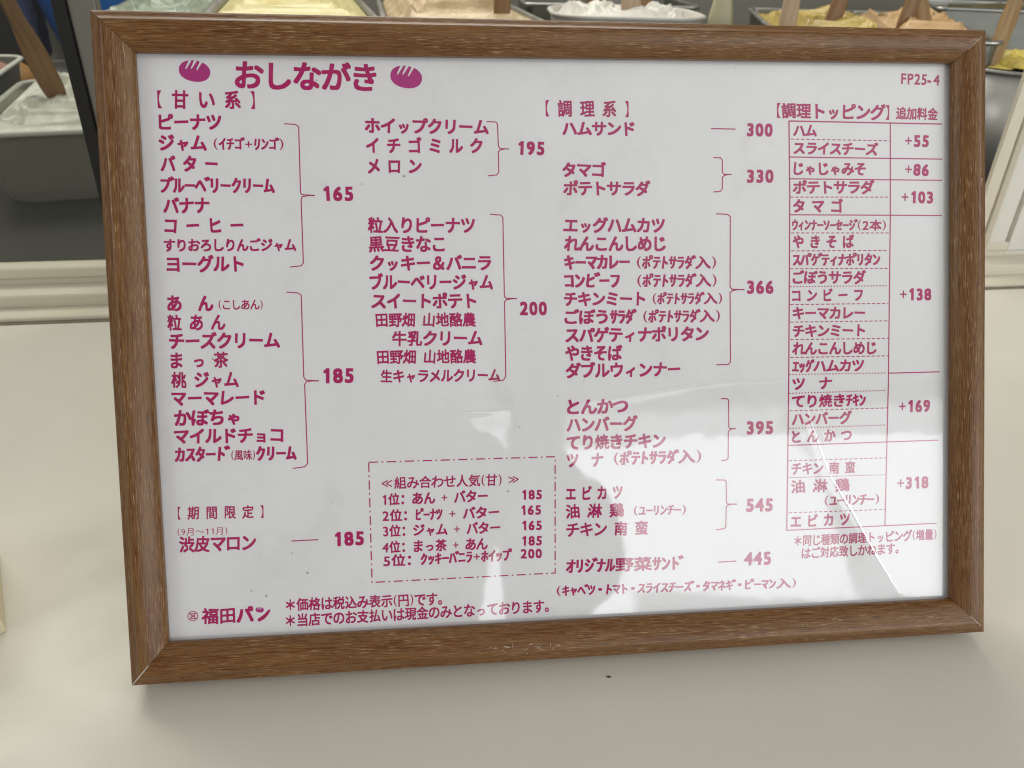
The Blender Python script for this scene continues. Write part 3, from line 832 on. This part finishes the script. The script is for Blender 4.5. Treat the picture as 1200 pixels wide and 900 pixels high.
# clear cover: loose film with gentle waves and a few folds
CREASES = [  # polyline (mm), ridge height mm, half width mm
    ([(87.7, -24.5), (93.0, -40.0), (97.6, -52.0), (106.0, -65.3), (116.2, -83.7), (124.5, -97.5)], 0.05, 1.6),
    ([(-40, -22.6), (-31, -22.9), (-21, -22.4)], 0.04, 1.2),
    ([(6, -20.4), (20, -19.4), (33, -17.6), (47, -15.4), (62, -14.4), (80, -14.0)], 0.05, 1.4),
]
def film_height(a, b):
    h = 0.10 * noise.noise(Vector((a * 0.016, b * 0.016, 3.1))) + 0.035 * noise.noise(Vector((a * 0.05, b * 0.05, 8.7)))
    h += 0.012 * noise.noise(Vector((a * 0.16, b * 0.16, 1.7)))
    P = Vector((a, b))
    for pts, hh, w in CREASES:
        best = 1e9
        for k in range(len(pts) - 1):
            p, q = Vector(pts[k]), Vector(pts[k + 1])
            t = max(0, min(1, (P - p).dot(q - p) / (q - p).length_squared))
            best = min(best, (P - p.lerp(q, t)).length)
        if best < w * 4: h += hh * math.exp(-(best / w) ** 2)
    return h
NX, NY = 300, 210
x0, x1 = -147.0, 147.5; y0, y1 = -103.0, 103.0
vs = []
for j in range(NY + 1):
    for i in range(NX + 1):
        a = x0 + (x1 - x0) * i / NX; b = y0 + (y1 - y0) * j / NY
        vs.append(fp(a, b, 0.62 + film_height(a, b)))
fs = [(j * (NX + 1) + i, j * (NX + 1) + i + 1, (j + 1) * (NX + 1) + i + 1, (j + 1) * (NX + 1) + i) for j in range(NY) for i in range(NX)]
cover = link_mesh('clear_cover', vs, fs, M['film'], menu, smooth=True)


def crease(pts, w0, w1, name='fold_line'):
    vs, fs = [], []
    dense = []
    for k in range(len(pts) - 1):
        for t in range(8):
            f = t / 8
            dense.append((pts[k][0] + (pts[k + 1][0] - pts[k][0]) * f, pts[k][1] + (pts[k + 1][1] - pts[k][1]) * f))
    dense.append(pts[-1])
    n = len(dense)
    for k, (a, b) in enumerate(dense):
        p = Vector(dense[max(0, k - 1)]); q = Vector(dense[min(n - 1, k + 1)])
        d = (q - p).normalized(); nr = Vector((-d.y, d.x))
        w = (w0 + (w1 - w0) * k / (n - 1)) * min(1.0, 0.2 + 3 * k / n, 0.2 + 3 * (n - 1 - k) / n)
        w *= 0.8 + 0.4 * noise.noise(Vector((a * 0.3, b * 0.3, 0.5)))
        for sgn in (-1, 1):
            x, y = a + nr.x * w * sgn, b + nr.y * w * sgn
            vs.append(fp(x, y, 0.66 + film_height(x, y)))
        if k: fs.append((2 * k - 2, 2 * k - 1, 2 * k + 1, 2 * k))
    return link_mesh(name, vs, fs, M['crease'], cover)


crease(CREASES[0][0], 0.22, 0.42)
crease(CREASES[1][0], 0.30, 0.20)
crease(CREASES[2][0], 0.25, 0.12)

# ------------------------------------------------------------------ the printing
GLYPH = {}
def glyph(ch):
    if ch in GLYPH: return GLYPH[ch]
    if ch == '1':
        V = np.array([(.25, 0), (.36, 0), (.36, .70), (.27, .70), (.25, .67), (.12, .56), (.12, .51), (.25, .55)])
        GLYPH[ch] = (V, [(0, 1, 2, 3, 4, 7), (4, 5, 6, 7)])
        return GLYPH[ch]
    cu = bpy.data.curves.new('glyph', 'FONT'); cu.body = ch; cu.resolution_u = 3; cu.fill_mode = 'FRONT'
    ob = bpy.data.objects.new('glyph', cu); COL.objects.link(ob)
    dg = bpy.context.evaluated_depsgraph_get()
    me = bpy.data.meshes.new_from_object(ob.evaluated_get(dg))
    V = np.array([v.co[:2] for v in me.vertices], float).reshape(-1, 2)
    F = [tuple(p.vertices) for p in me.polygons]
    bpy.data.objects.remove(ob); bpy.data.curves.remove(cu); bpy.data.meshes.remove(me)
    GLYPH[ch] = (V, F)
    return GLYPH[ch]


ASCII_W = {' ': .5, '(': .40, ')': .40, '+': .60, ':': .5, '-': .50}
def advance(ch):
    if ch in ASCII_W: return ASCII_W[ch]
    if ord(ch) < 128: return 0.60
    if ch in 'ﾞﾟ': return 0.14
    if 0xFF61 <= ord(ch) <= 0xFF9F: return 0.5
    if ch == '・': return 0.6
    return 1.0


RING = [(0, 0)] + [(x * 0.88, y * 0.88) for x in (-1, 0, 1) for y in (-1, 0, 1) if x or y]
LAYER = 0.0000035
def print_text(kind, s, a0, b0, a1, b1, h, weight, mat):
    digits = all(c in '0123456789+' for c in s)
    parts = []; x = 0.0
    rr = random.Random(sum(ord(c) * (i + 3) for i, c in enumerate(s)))
    pop = kind not in ('season_note',) and weight > 0.011
    for ch in s:
        adv = advance(ch)
        if ch not in ' 　':
            V, F = glyph(ch)
            V = V.copy()
            c0 = V.mean(0)
            w_ch = weight * 1.45
            if ch in 'ﾞﾟ': V[:, 0] -= 0.08; V[:, 1] += 0.02
            if ch == '・': V[:, 0] -= 0.20
            if ch in '()+≪≫:－': w_ch = min(weight, 0.007)
            if ord(ch) < 128 and ch not in '()+:-': w_ch = weight * 1.0
            if 0x3400 < ord(ch) < 0xA000: w_ch = min(weight * 1.45, 0.033)
            if ch in '【】': w_ch = 0.0
            if ord(ch) < 128 and ch not in '()+:-':            # numerals sit in a fixed cell
                V[:, 0] += (adv - (V[:, 0].min() + V[:, 0].max())) / 2
            if ch in '()': V[:, 0] += (adv - (V[:, 0].min() + V[:, 0].max())) / 2; V[:, 1] = (V[:, 1] - 0.23) * 0.95 + 0.36
            if ch == '【': V[:, 0] = V[:, 0].max() - (V[:, 0].max() - V[:, 0]) * 0.85
            if ch == '】': V[:, 0] = V[:, 0].min() + (V[:, 0] - V[:, 0].min()) * 0.85
            if pop and ch not in '()【】・。＊+':
                ang = R(rr.uniform(-3.0, 3.0))
                ce = np.array([(V[:, 0].min() + V[:, 0].max()) / 2, (V[:, 1].min() + V[:, 1].max()) / 2])
                D = V - ce
                ca_, sa_ = math.cos(ang), math.sin(ang)
                D = np.stack([D[:, 0] * ca_ - D[:, 1] * sa_, D[:, 0] * sa_ + D[:, 1] * ca_], 1)
                if not digits and ch != 'ー':
                    big = 1.0 if ord(ch) > 0x3400 and ord(ch) < 0xF000 else 1.07
                    D *= np.array([big, big])
                    D[:, 0] += D[:, 1] * rr.uniform(-0.03, 0.08)     # lively slant
                    D[:, 0] *= 1.0 + D[:, 1] * rr.uniform(-0.10, 0.10)
                if ch in 'ャュョッィゃゅょっ': D = D * 0.80; ce = ce + np.array([0.0, -0.05])
                V = D + ce
            parts.append((V + np.array([x, 0]), F, w_ch))
        x += adv
    allv = np.concatenate([p[0] for p in parts])
    xmin, xmax = allv[:, 0].min() - weight, allv[:, 0].max() + weight
    A0, A1 = Vector((a0, b0)), Vector((a1, b1))
    sx = (A1 - A0).length / (xmax - xmin)
    if digits: sy, mid = h / (0.70 + 2 * weight), 0.345
    elif all(ord(c) < 128 for c in s) and '(' not in s: sy, mid = h / (0.72 + 2 * weight), 0.35
    else: sy, mid = h / 0.93, 0.375
    ux = (A1 - A0).normalized(); uy = Vector((-ux.y, ux.x))
    vs, fs = [], []
    lay = 0
    for V, F, wt in parts:
        offs = RING if wt > 0.004 else RING[:1]
        for k, (dx, dy) in enumerate(offs):
            # weight is in em of the drawn height so that condensed lettering keeps its stroke
            px_ = (V[:, 0] - xmin) * sx + dx * wt * (0.35 * sx + 0.65 * min(sx, sy))
            py_ = (V[:, 1] - mid) * sy + dy * wt * sy
            base = len(vs)
            z = 0.02 + k * LAYER * 1000
            for u, w in zip(px_, py_):
                vs.append(fp(A0.x + ux.x * u + uy.x * w, A0.y + ux.y * u + uy.y * w, z))
            fs += [tuple(base + i for i in f) for f in F]
    return link_mesh(kind, vs, fs, mat, sheet)


for row in TEXTS:
    print_text(*row, M['ink'])


def ribbon(kind, pts, w, dash, mat):
    # split into drawn pieces
    P = [Vector(p) for p in pts]
    pieces = []
    if dash is None:
        pieces = [P]
    else:
        on = True; k = 0; left = dash[0]; cur = [P[0]]
        for a, b in zip(P[:-1], P[1:]):
            d = (b - a); L = d.length; pos = 0.0
            if L < 1e-6: continue
            while L - pos > left:
                pos += left
                q = a + d * (pos / L)
                if on: cur.append(q); pieces.append(cur)
                on = not on; k = (k + 1) % len(dash); left = dash[k]
                cur = [q]
            left -= (L - pos)
            if on: cur.append(b)
        if on and len(cur) > 1: pieces.append(cur)
    vs, fs = [], []
    for pc in pieces:
        for k in range(len(pc)):
            p = pc[max(0, k - 1)]; q = pc[min(len(pc) - 1, k + 1)]
            if 0 < k < len(pc) - 1:
                d1 = (pc[k] - pc[k - 1]).normalized(); d2 = (pc[k + 1] - pc[k]).normalized()
                n1 = Vector((-d1.y, d1.x)); n2 = Vector((-d2.y, d2.x)); nr = (n1 + n2)
                nr = nr / max(0.5, nr.length_squared / 2) if nr.length > 0.2 else n1
            else:
                d = (q - p).normalized(); nr = Vector((-d.y, d.x))
            vs += [fp(pc[k].x - nr.x * w / 2, pc[k].y - nr.y * w / 2, 0.012), fp(pc[k].x + nr.x * w / 2, pc[k].y + nr.y * w / 2, 0.012)]
            if k: n = len(vs); fs.append((n - 4, n - 3, n - 1, n - 2))
    return link_mesh(kind, vs, fs, mat, sheet)


for kind, pts, w, dash in STROKES:
    ribbon(kind, pts, w, dash, M['ink'])


def bread_icon(cx_, cy_, w, h, tilt, name='bread_icon', notches=True):
    # loaf outline with three slanted slashes cut in from the top
    ca_, sa_ = math.cos(R(tilt)), math.sin(R(tilt))
    N = 64
    def edge(t):
        x = math.copysign(abs(math.cos(t)) ** 0.92, math.cos(t)) * w / 2; y = math.copysign(abs(math.sin(t)) ** 0.92, math.sin(t)) * h / 2
        return x, y
    pts = []
    slashes = [(-0.40, 0.15), (-0.06, 0.15), (0.30, 0.14)] if notches else []
    for k in range(N):
        t = math.pi - 2 * math.pi * k / N
        pts.append(edge(t))
    out = []
    for k in range(N):
        p, q = pts[k], pts[(k + 1) % N]
        out.append(p)
        if p[1] > 0 and q[1] > 0:
            for sx_, sw in slashes:
                X = sx_ * w / 2
                if p[0] <= X < q[0]:
                    yt = h / 2 * math.sqrt(max(0, 1 - sx_ ** 2))
                    dl = h * 0.40
                    out += [(X - sw * w * 0.16, yt), (X - 0.30 * dl - 0.02 * w, yt - dl), (X - 0.30 * dl + 0.012 * w, yt - dl - 0.02 * h), (X + sw * w * 0.42, yt - 0.01 * h)]
    bm = bmesh.new()
    vv = [bm.verts.new(fp(cx_ + x * ca_ - y * sa_, cy_ + x * sa_ + y * ca_, 0.015)) for x, y in out]
    es = [bm.edges.new((vv[k], vv[(k + 1) % len(vv)])) for k in range(len(vv))]
    bmesh.ops.triangle_fill(bm, use_beauty=True, edges=es)
    return bm_obj(name, bm, M['bread'], sheet)


for ic in BREAD_ICONS: bread_icon(*ic)

# the round mark before the shop name: ring with an hourglass figure inside
lx, ly, lr = LOGO_RING
ring_pts = [(lx + lr * math.cos(t * math.pi / 18), ly + lr * math.sin(t * math.pi / 18)) for t in range(37)]
bm = bmesh.new()
prev = None
for t in range(49):
    a = t * math.pi / 24
    i_ = bm.verts.new(fp(lx + lr * 0.84 * math.cos(a), ly + lr * 0.84 * math.sin(a), 0.012)); o_ = bm.verts.new(fp(lx + lr * math.cos(a), ly + lr * math.sin(a), 0.012))
    if prev: bm.faces.new((prev[0], prev[1], o_, i_))
    prev = (i_, o_)
def poly(pts, z=0.014):
    bm.faces.new([bm.verts.new(fp(lx + x * lr, ly + y * lr, z)) for x, y in pts])
poly([(-.62, .56), (-.62, .38), (.62, .38), (.62, .56)])
poly([(-.62, -.38), (-.62, -.56), (.62, -.56), (.62, -.38)])
poly([(-.50, .36), (-.14, .02), (-.14, -.02), (-.50, -.36), (-.30, -.36), (0.0, -.12), (.30, -.36), (.50, -.36), (.14, -.02), (.14, .02), (.50, .36), (.30, .36), (0.0, .12), (-.30, .36)])
poly([(-.46, .22), (-.22, 0), (-.46, -.22)]); poly([(.46, -.22), (.22, 0), (.46, .22)])
bm_obj('round_mark', bm, M['ink'], sheet)
# last letter of the shop name: a small loaf for its dot and a swept tail
bread_icon(LOGO_DOT[0], LOGO_DOT[1], LOGO_DOT[2], LOGO_DOT[2] * 0.68, -9, 'shop_name_loaf', True)
bm = bmesh.new()
bm.faces.new([bm.verts.new(fp(x, y, 0.015)) for x, y in LOGO_TAIL])
bm_obj('shop_name_tail', bm, M['ink'], sheet)

# ------------------------------------------------------------------ small things on the counter
o = tag(None or bpy.data.objects.new('card_box', bpy.data.meshes.new('card_box')), 'cream cardboard box on the counter, only its corner showing left of the frame', 'box')
COL.objects.link(o)
bm = bmesh.new(); add_box(bm, (-0.06, 0.0, 0.0), (0, 0.05, 0.034), 0.0006)
bm.to_mesh(o.data); bm.free(); o.data.materials.append(M['box'])
o.location = (-0.21250, 0.02037, 0.00000); o.rotation_euler = (0, R(-2), R(27))

bm = bmesh.new()
bmesh.ops.create_icosphere(bm, subdivisions=2, radius=1.0)
for v in bm.verts:
    v.co = Vector((v.co.x * 0.0008, v.co.y * 0.00038, v.co.z * 0.0003)) * (1 + 0.5 * noise.noise(v.co * 2.0))
o = tag(bm_obj('crumb', bm, M['crumb']), 'tiny dark crumb lying on the counter below the frame', 'crumb')
o.location = (0.01085, -0.01823, 0.00030)

# ------------------------------------------------------------------ display case contents
def rrect(w, d, r, n=6):
    pts = []
    for cx_, cy_, a0 in ((w / 2 - r, d / 2 - r, 0), (-w / 2 + r, d / 2 - r, 90), (-w / 2 + r, -d / 2 + r, 180), (w / 2 - r, -d / 2 + r, 270)):
        for k in range(n + 1):
            a = R(a0 + 90 * k / n)
            pts.append((cx_ + r * math.cos(a), cy_ + r * math.sin(a)))
    return pts


def tray(label, front_left, yaw, w, d, h, mat, rim_mat, r=0.02, taper=0.82, cat='tray', name='food_tray'):
    """Open tray with rolled rim. front_left is the rim corner nearest the viewer, on the left."""
    fx, fy, fz = front_left
    cx_ = fx + math.cos(yaw) * w / 2 - math.sin(yaw) * d / 2
    cy_ = fy + math.sin(yaw) * w / 2 + math.cos(yaw) * d / 2
    t = thing(name, label, cat, (cx_, cy_, fz - h), yaw)
    loops = []
    for f, z, inset in ((taper * 0.80, 0.0, 0.0), (taper * 0.92, h * 0.05, 0.0), (taper, h * 0.20, 0), (1.0, h, 0.0), (1.0, h, 0.0025), (taper, h * 0.20, 0.0025), (taper * 0.80, 0.0035, 0.003)):
        sxw, sxd = w - 2 * inset - w * (1 - f) * 0.5, d - 2 * inset - d * (1 - f) * 0.5
        loops.append([(x, y, z) for x, y in rrect(sxw, sxd, max(0.004, r - inset))])
    n = len(loops[0]); vs = [v for L in loops for v in L]; fs = []
    for a in range(len(loops) - 1):
        for k in range(n):
            kk = (k + 1) % n
            fs.append((a * n + k, a * n + kk, (a + 1) * n + kk, (a + 1) * n + k))
    fs.append(tuple(range(n))[::-1]); fs.append(tuple((len(loops) - 1) * n + k for k in range(n)))
    link_mesh('tray_body', vs, fs, mat, t, smooth=False)
    # rim: a rolled lip swept round the top
    base = rrect(w + 0.004, d + 0.004, r + 0.002)
    vs, fs = [], []
    K = 8
    for k, (x, y) in enumerate(base):
        p = Vector(base[k - 1]); q = Vector(base[(k + 1) % n]); dd = (q - p).normalized(); nr = Vector((dd.y, -dd.x))
        for j in range(K):
            a = 2 * math.pi * j / K
            vs.append((x + nr.x * 0.0032 * math.cos(a), y + nr.y * 0.0032 * math.cos(a), h + 0.0026 * math.sin(a)))
    for k in range(n):
        for j in range(K):
            fs.append((k * K + j, ((k + 1) % n) * K + j, ((k + 1) % n) * K + (j + 1) % K, k * K + (j + 1) % K))
    link_mesh('tray_rim', vs, fs, rim_mat, t, smooth=True)
    return t, (cx_, cy_, fz - h), yaw


def cream(name, label, cat, tr, w, d, depth, heap, mat, seed, r=0.016, rough=1.0):
    """A lump of filling spread in a tray: swirled and peaked top over a rounded outline."""
    t, c, yaw = tr
    N = 84
    vs, fs = [], []
    outline = rrect(w, d, r, 22)
    n = len(outline)
    for j in range(N + 1):
        f = (j / N) ** 0.75
        for k, (x, y) in enumerate(outline):
            X, Y = x * f, y * f
            P = Vector((X * 16 + seed, Y * 16, seed * 0.7))
            wv = noise.noise(P + 1.4 * noise.noise_vector(P * 0.8))
            rg = 1 - abs(noise.noise(P * 1.9 + Vector((0, 0, 4))))
            fi = noise.noise(P * 4.6)
            edge = min(1.0, (1 - f) * 5)
            z = depth + heap * (1 - f ** 2) + edge * rough * (0.011 * wv + 0.012 * (rg ** 3 - 0.4) + 0.0035 * fi + 0.0022 * (1 - abs(noise.noise(P * 10.5))) ** 2)
            vs.append((X, Y, z))
    for k, (x, y) in enumerate(outline): vs.append((x * 0.93, y * 0.93, max(0.0045, depth * 0.55)))
    for j in range(N + 1):
        for k in range(n):
            kk = (k + 1) % n
            fs.append((j * n + k, (j + 1) * n + k, (j + 1) * n + kk, j * n + kk))
    fs.append(tuple((N + 1) * n + k for k in range(n)))
    o = link_mesh(name, vs, fs, mat, None, smooth=True)
    o.location = c; o.rotation_euler = (0, 0, yaw)
    return tag(o, label, cat)


def spatula(label, bottom, top, widths, mat, face=(0, -1, 0.25), th=0.006, group=None, name='wooden_spatula'):
    """Flat wooden spatula; widths = [(fraction from the blade end, width)]."""
    B, Tt = Vector(bottom), Vector(top)
    ax = (Tt - B); L = ax.length; ax.normalize()
    nrm = Vector(face); nrm = (nrm - ax * nrm.dot(ax)).normalized()
    sd = nrm.cross(ax).normalized()
    N = 28; vs, fs = [], []
    fr = [w[0] for w in widths]; wd = [w[1] for w in widths]
    K = 12
    for j in range(N + 1):
        f = j / N
        w = float(np.interp(f, fr, wd))
        w0 = w
        for k in range(K):
            a = 2 * math.pi * k / K
            e = 0.55
            X = math.copysign(abs(math.cos(a)) ** e, math.cos(a)) * w / 2; Y = math.copysign(abs(math.sin(a)) ** e, math.sin(a)) * th / 2 * (0.5 + 0.5 * min(1, f * 3 + .2))
            vs.append((X, Y, f * L))
    for j in range(N):
        for k in range(K):
            fs.append((j * K + k, j * K + (k + 1) % K, (j + 1) * K + (k + 1) % K, (j + 1) * K + k))
    fs.append(tuple(range(K))[::-1]); fs.append(tuple(N * K + k for k in range(K)))
    o = link_mesh(name, vs, fs, mat, None, smooth=True)
    m = Matrix((sd, nrm, ax)).transposed().to_4x4(); m.translation = B
    o.matrix_world = m
    return tag(o, label, 'spatula', group)


GRP = 'wooden spatulas standing in the fillings'
# left side, seen through the sliding door
A = R(13.0)
tl = tray('grey resin tray of white cream nearest the sliding door', (-0.462, 0.541, 0.067), A, 0.245, 0.30, 0.0705, M['enamel'], M['enamel_rim'], 0.026)
cream('white_cream', 'lumpy white cream filling the grey tray by the sliding door', 'cream', tl, 0.236, 0.289, 0.063, 0.012, M['white'], 2.3, rough=1.8)
tb = tray('pale tray of pink filling at the upper left edge behind the cream', (-0.748, 0.690, 0.074), A, 0.215, 0.26, 0.0775, M['enamel'], M['sashw'], 0.026)
cream('pink_filling', 'pink filling in the tray at the upper left edge', 'filling', tb, 0.195, 0.235, 0.070, 0.016, M['ham'], 6.1, rough=0.7)
spatula('broad brown wooden spatula standing in the white cream at the left', (-0.42412, 0.66500, 0.07954), (-0.43798, 0.64000, 0.17897),
        [(0, 0.020), (0.10, 0.0235), (0.40, 0.0245), (0.62, 0.0190), (0.72, 0.0150), (1.0, 0.0135)], M['spat_d'], group=GRP)

# rounded brown loaf behind the pink filling
bm = bmesh.new(); bmesh.ops.create_uvsphere(bm, u_segments=40, v_segments=24, radius=1.0)
for v in bm.verts:
    k = 1 + 0.05 * noise.noise(v.co * 1.6)
    v.co = Vector((v.co.x * 0.052 * k, v.co.y * 0.045 * k, (v.co.z * 0.034 * k if v.co.z > 0 else v.co.z * 0.018)))
o = tag(bm_obj('bread_loaf', bm, M['bun'], None, True), 'rounded brown bread loaf at the left edge behind the pink filling', 'bread')
o.location = (-0.64850, 1.02000, 0.03392)

def sack(name, label, cat, loc, sx_, sy_, sz_, mat, seed, fold=0.12):
    bm = bmesh.new(); bmesh.ops.create_icosphere(bm, subdivisions=5, radius=1.0)
    for v in bm.verts:
        d = v.co.normalized()
        k = 1 + fold * (1 - abs(noise.noise(Vector((d.x * 2 + seed, d.y * 2, d.z * 7))))) + fold * 0.7 * noise.noise(Vector((d.x * 7, d.y * 7 + seed, d.z * 12)))
        p = max(abs(d.x), abs(d.y), abs(d.z))
        bx = d / (p ** 0.65)
        v.co = Vector((bx.x * sx_ * k, bx.y * sy_ * k, bx.z * sz_ * k))
    zmin = min(v.co.z for v in bm.verts)
    o = tag(bm_obj(name, bm, mat, None, True), label, cat)
    o.location = (loc[0], loc[1], 0.0012 - zmin)
    return o

p = (-0.77677, 1.37000, 0.05341)
sack('plastic_sack', 'crinkled light blue plastic sack standing behind the spatula at the left', 'sack', p, 0.026, 0.05, 0.078, M['denim'], 1.2)
p = (-0.77128, 1.43000, 0.09125)
sack('cloth_bundle', 'navy cloth bundle behind the light blue sack', 'cloth', p, 0.016, 0.04, 0.100, M['navy'], 3.9, 0.08)
p = (-0.75536, 1.28000, 0.06336)
sack('dark_bag', 'dark brown bag at the left edge of the photo', 'bag', p, 0.016, 0.04, 0.070, M['darkbag'], 5.2, 0.06)
# blue tub: a lathe with a flared side
bm = bmesh.new()
prof = [(0.0, 0.0), (0.030, 0.0), (0.046, 0.03), (0.062, 0.08), (0.072, 0.14), (0.076, 0.20), (0.079, 0.20), (0.075, 0.14), (0.065, 0.08), (0.049, 0.03), (0.033, -0.003)]
S = 40
rows_ = [[bm.verts.new((r0 * math.cos(2 * math.pi * s / S), r0 * math.sin(2 * math.pi * s / S), z)) for s in range(S)] for r0, z in prof[1:]]
for a, b in zip(rows_[:-1], rows_[1:]):
    for s in range(S): bm.faces.new((a[s], a[(s + 1) % S], b[(s + 1) % S], b[s]))
bm.faces.new(rows_[0][::-1]); 
o = tag(bm_obj('blue_tub', bm, M['blue'], None, True), 'round blue plastic tub behind the black gasket at the upper left', 'tub')
p = (-0.65723, 1.40000, 0.05890)
o.location = (p[0], p[1], 0.0045)

# row of trays behind the frame, left to right
def back_tray(label, fl, yaw, w, d, h=0.10, mat='dsteel', rim='steel'):
    return tray(label, fl, R(yaw), w, d, h, M[mat], M[rim], 0.012, 0.92)
t1 = back_tray('steel tray of pale green cream behind the top left corner of the frame', (-0.372, 0.66, 0.150), 9, 0.098, 0.40)
cream('green_cream', 'pale green cream in the first tray behind the frame', 'cream', t1, 0.089, 0.39, 0.097, 0.010, M['mint'], 1.1)
t2 = back_tray('steel tray of yellow custard behind the top of the frame', (-0.269, 0.66, 0.150), 8, 0.174, 0.38)
cream('yellow_custard', 'smooth yellow custard cream in the second tray behind the frame', 'cream', t2, 0.166, 0.37, 0.098, 0.012, M['custard'], 4.4, rough=0.6)
t3 = back_tray('steel tray of beige peanut cream behind the middle of the frame', (-0.087, 0.66, 0.150), 4, 0.170, 0.38)
cream('peanut_cream', 'swirled beige peanut cream in the third tray behind the frame', 'cream', t3, 0.162, 0.37, 0.098, 0.013, M['peanut'], 7.7, rough=1.2)
t4 = tray('pale rounded tub of whipped cream behind the frame, right of the peanut cream', (0.108, 0.80, 0.150), R(-4), 0.185, 0.16, 0.095, M['sashw'], M['sashw'], 0.05, 0.9)
cream('whipped_cream', 'bright white whipped cream in the pale rounded tub', 'cream', t4, 0.172, 0.148, 0.088, 0.008, M['whip'], 3.2, r=0.046)
t6 = back_tray('steel tray of yellow potato salad behind the frame', (0.308, 0.60, 0.148), -16, 0.124, 0.42)
cream('potato_salad', 'mustard yellow potato salad in its steel tray', 'salad', t6, 0.115, 0.41, 0.094, 0.010, M['potato'], 9.4, rough=1.2)
t7 = back_tray('steel tray of heaped peach cream behind the top right corner of the frame', (0.447, 0.665, 0.146), -21, 0.115, 0.38)
cream('peach_cream', 'tall peaked peach coloured cream behind the top right corner', 'cream', t7, 0.107, 0.37, 0.091, 0.013, M['peach'], 5.9, rough=1.35)
t8 = back_tray('dull steel tray of olive filling behind the peach cream', (0.75, 1.06, 0.150), -18, 0.20, 0.22)
cream('olive_filling', 'dark olive filling in the steel tray at the upper right', 'filling', t8, 0.188, 0.21, 0.085, 0.006, M['greens'], 8.8)
t9 = tray('empty dark steel tray on the shelf behind the whipped cream', (0.10, 1.06, 0.145), R(-3), 0.26, 0.22, 0.09, M['dsteel'], M['steel'], 0.012, 0.92)

# round steel pan on the right with egg yellow mash
pan = thing('round_pan', 'round steel pan of egg yellow mash right of the frame', 'pan', (0.596, 0.640, -0.004))
prof = [(0.058, 0.0), (0.064, 0.003), (0.070, 0.060), (0.0745, 0.1255), (0.0725, 0.1255), (0.068, 0.060), (0.062, 0.006), (0.02, 0.005)]
S = 64
def lathe(name, prof, mat, parent):
    vs = [(r0 * math.cos(2 * math.pi * s / S), r0 * math.sin(2 * math.pi * s / S), z) for r0, z in prof for s in range(S)]
    fs = []
    for a in range(len(prof) - 1):
        for s in range(S): fs.append((a * S + s, a * S + (s + 1) % S, (a + 1) * S + (s + 1) % S, (a + 1) * S + s))
    fs.append(tuple(range(S))[::-1]); fs.append(tuple((len(prof) - 1) * S + s for s in range(S)))
    return link_mesh(name, vs, fs, mat, parent, smooth=True)
lathe('pan_body', prof, M['steel'], pan)
lathe('pan_rim', [(0.0746 + 0.002 * math.cos(2 * math.pi * j / 8), 0.1265 + 0.0018 * math.sin(2 * math.pi * j / 8)) for j in range(9)], M['steel'], pan)
cream('egg_mash', 'bright egg yellow mash in the round steel pan', 'mash', (None, (0.596, 0.640, -0.004), 0.4), 0.128, 0.128, 0.112, 0.018, M['egg'], 2.9, r=0.0635)

# spatulas standing in the back row
def sp(label, p0, p1, w0, w1, mat, th=0.006, group=GRP, name='wooden_spatula'):
    spatula(label, p0, p1, [(0, w0), (0.25, w0), (0.6, w1), (1, w1)], M[mat], th=th, group=group, name=name)
sp('dark brown spatula leaning in the peanut cream', (0.03396, 0.71500, 0.14384), (0.03578, 0.74000, 0.21968), 0.0185, 0.017, 'spat_d')
sp('brown spatula left of the pale one in the whipped cream tub', (0.19015, 0.98000, 0.12470), (0.18298, 1.00000, 0.21913), 0.022, 0.018, 'spat_d')
sp('upright pale wooden spatula in the whipped cream tub', (0.21423, 0.86000, 0.13030), (0.20603, 0.87000, 0.22157), 0.0265, 0.0245, 'spat_p')
sp('brown spatula half hidden behind the upright pale one', (0.25689, 0.95000, 0.12415), (0.24254, 0.96000, 0.22105), 0.022, 0.020, 'spat_d')
sp('cloudy pale plastic spatula right of the whipped cream', (0.33006, 0.86000, 0.12786), (0.33699, 0.88000, 0.19584), 0.034, 0.024, 'olive', group=None, name='plastic_spatula')
sp('pinkish pale wooden spatula in the potato salad', (0.35047, 0.70000, 0.13935), (0.35850, 0.72000, 0.21913), 0.0205, 0.018, 'spat_p')
sp('dark brown spatula leaning right of the potato salad', (0.40202, 0.71000, 0.13538), (0.42869, 0.73000, 0.22041), 0.0195, 0.018, 'spat_d')
sp('tan spatula leaning right in the peach cream', (0.49535, 0.72000, 0.13362), (0.51944, 0.74000, 0.22213), 0.0180, 0.017, 'spat_d')
sp('tan spatula leaning left in the peach cream', (0.53940, 0.73000, 0.13303), (0.50702, 0.75000, 0.22163), 0.0180, 0.016, 'spat')
spatula('long tan spatula leaning over the round pan at the right', (0.56140, 0.64000, 0.11261), (0.58063, 0.65500, 0.21762),
        [(0, 0.014), (0.10, 0.017), (0.55, 0.0185), (0.68, 0.0165), (0.80, 0.0125), (1.0, 0.0125)], M['spat'], group=GRP)
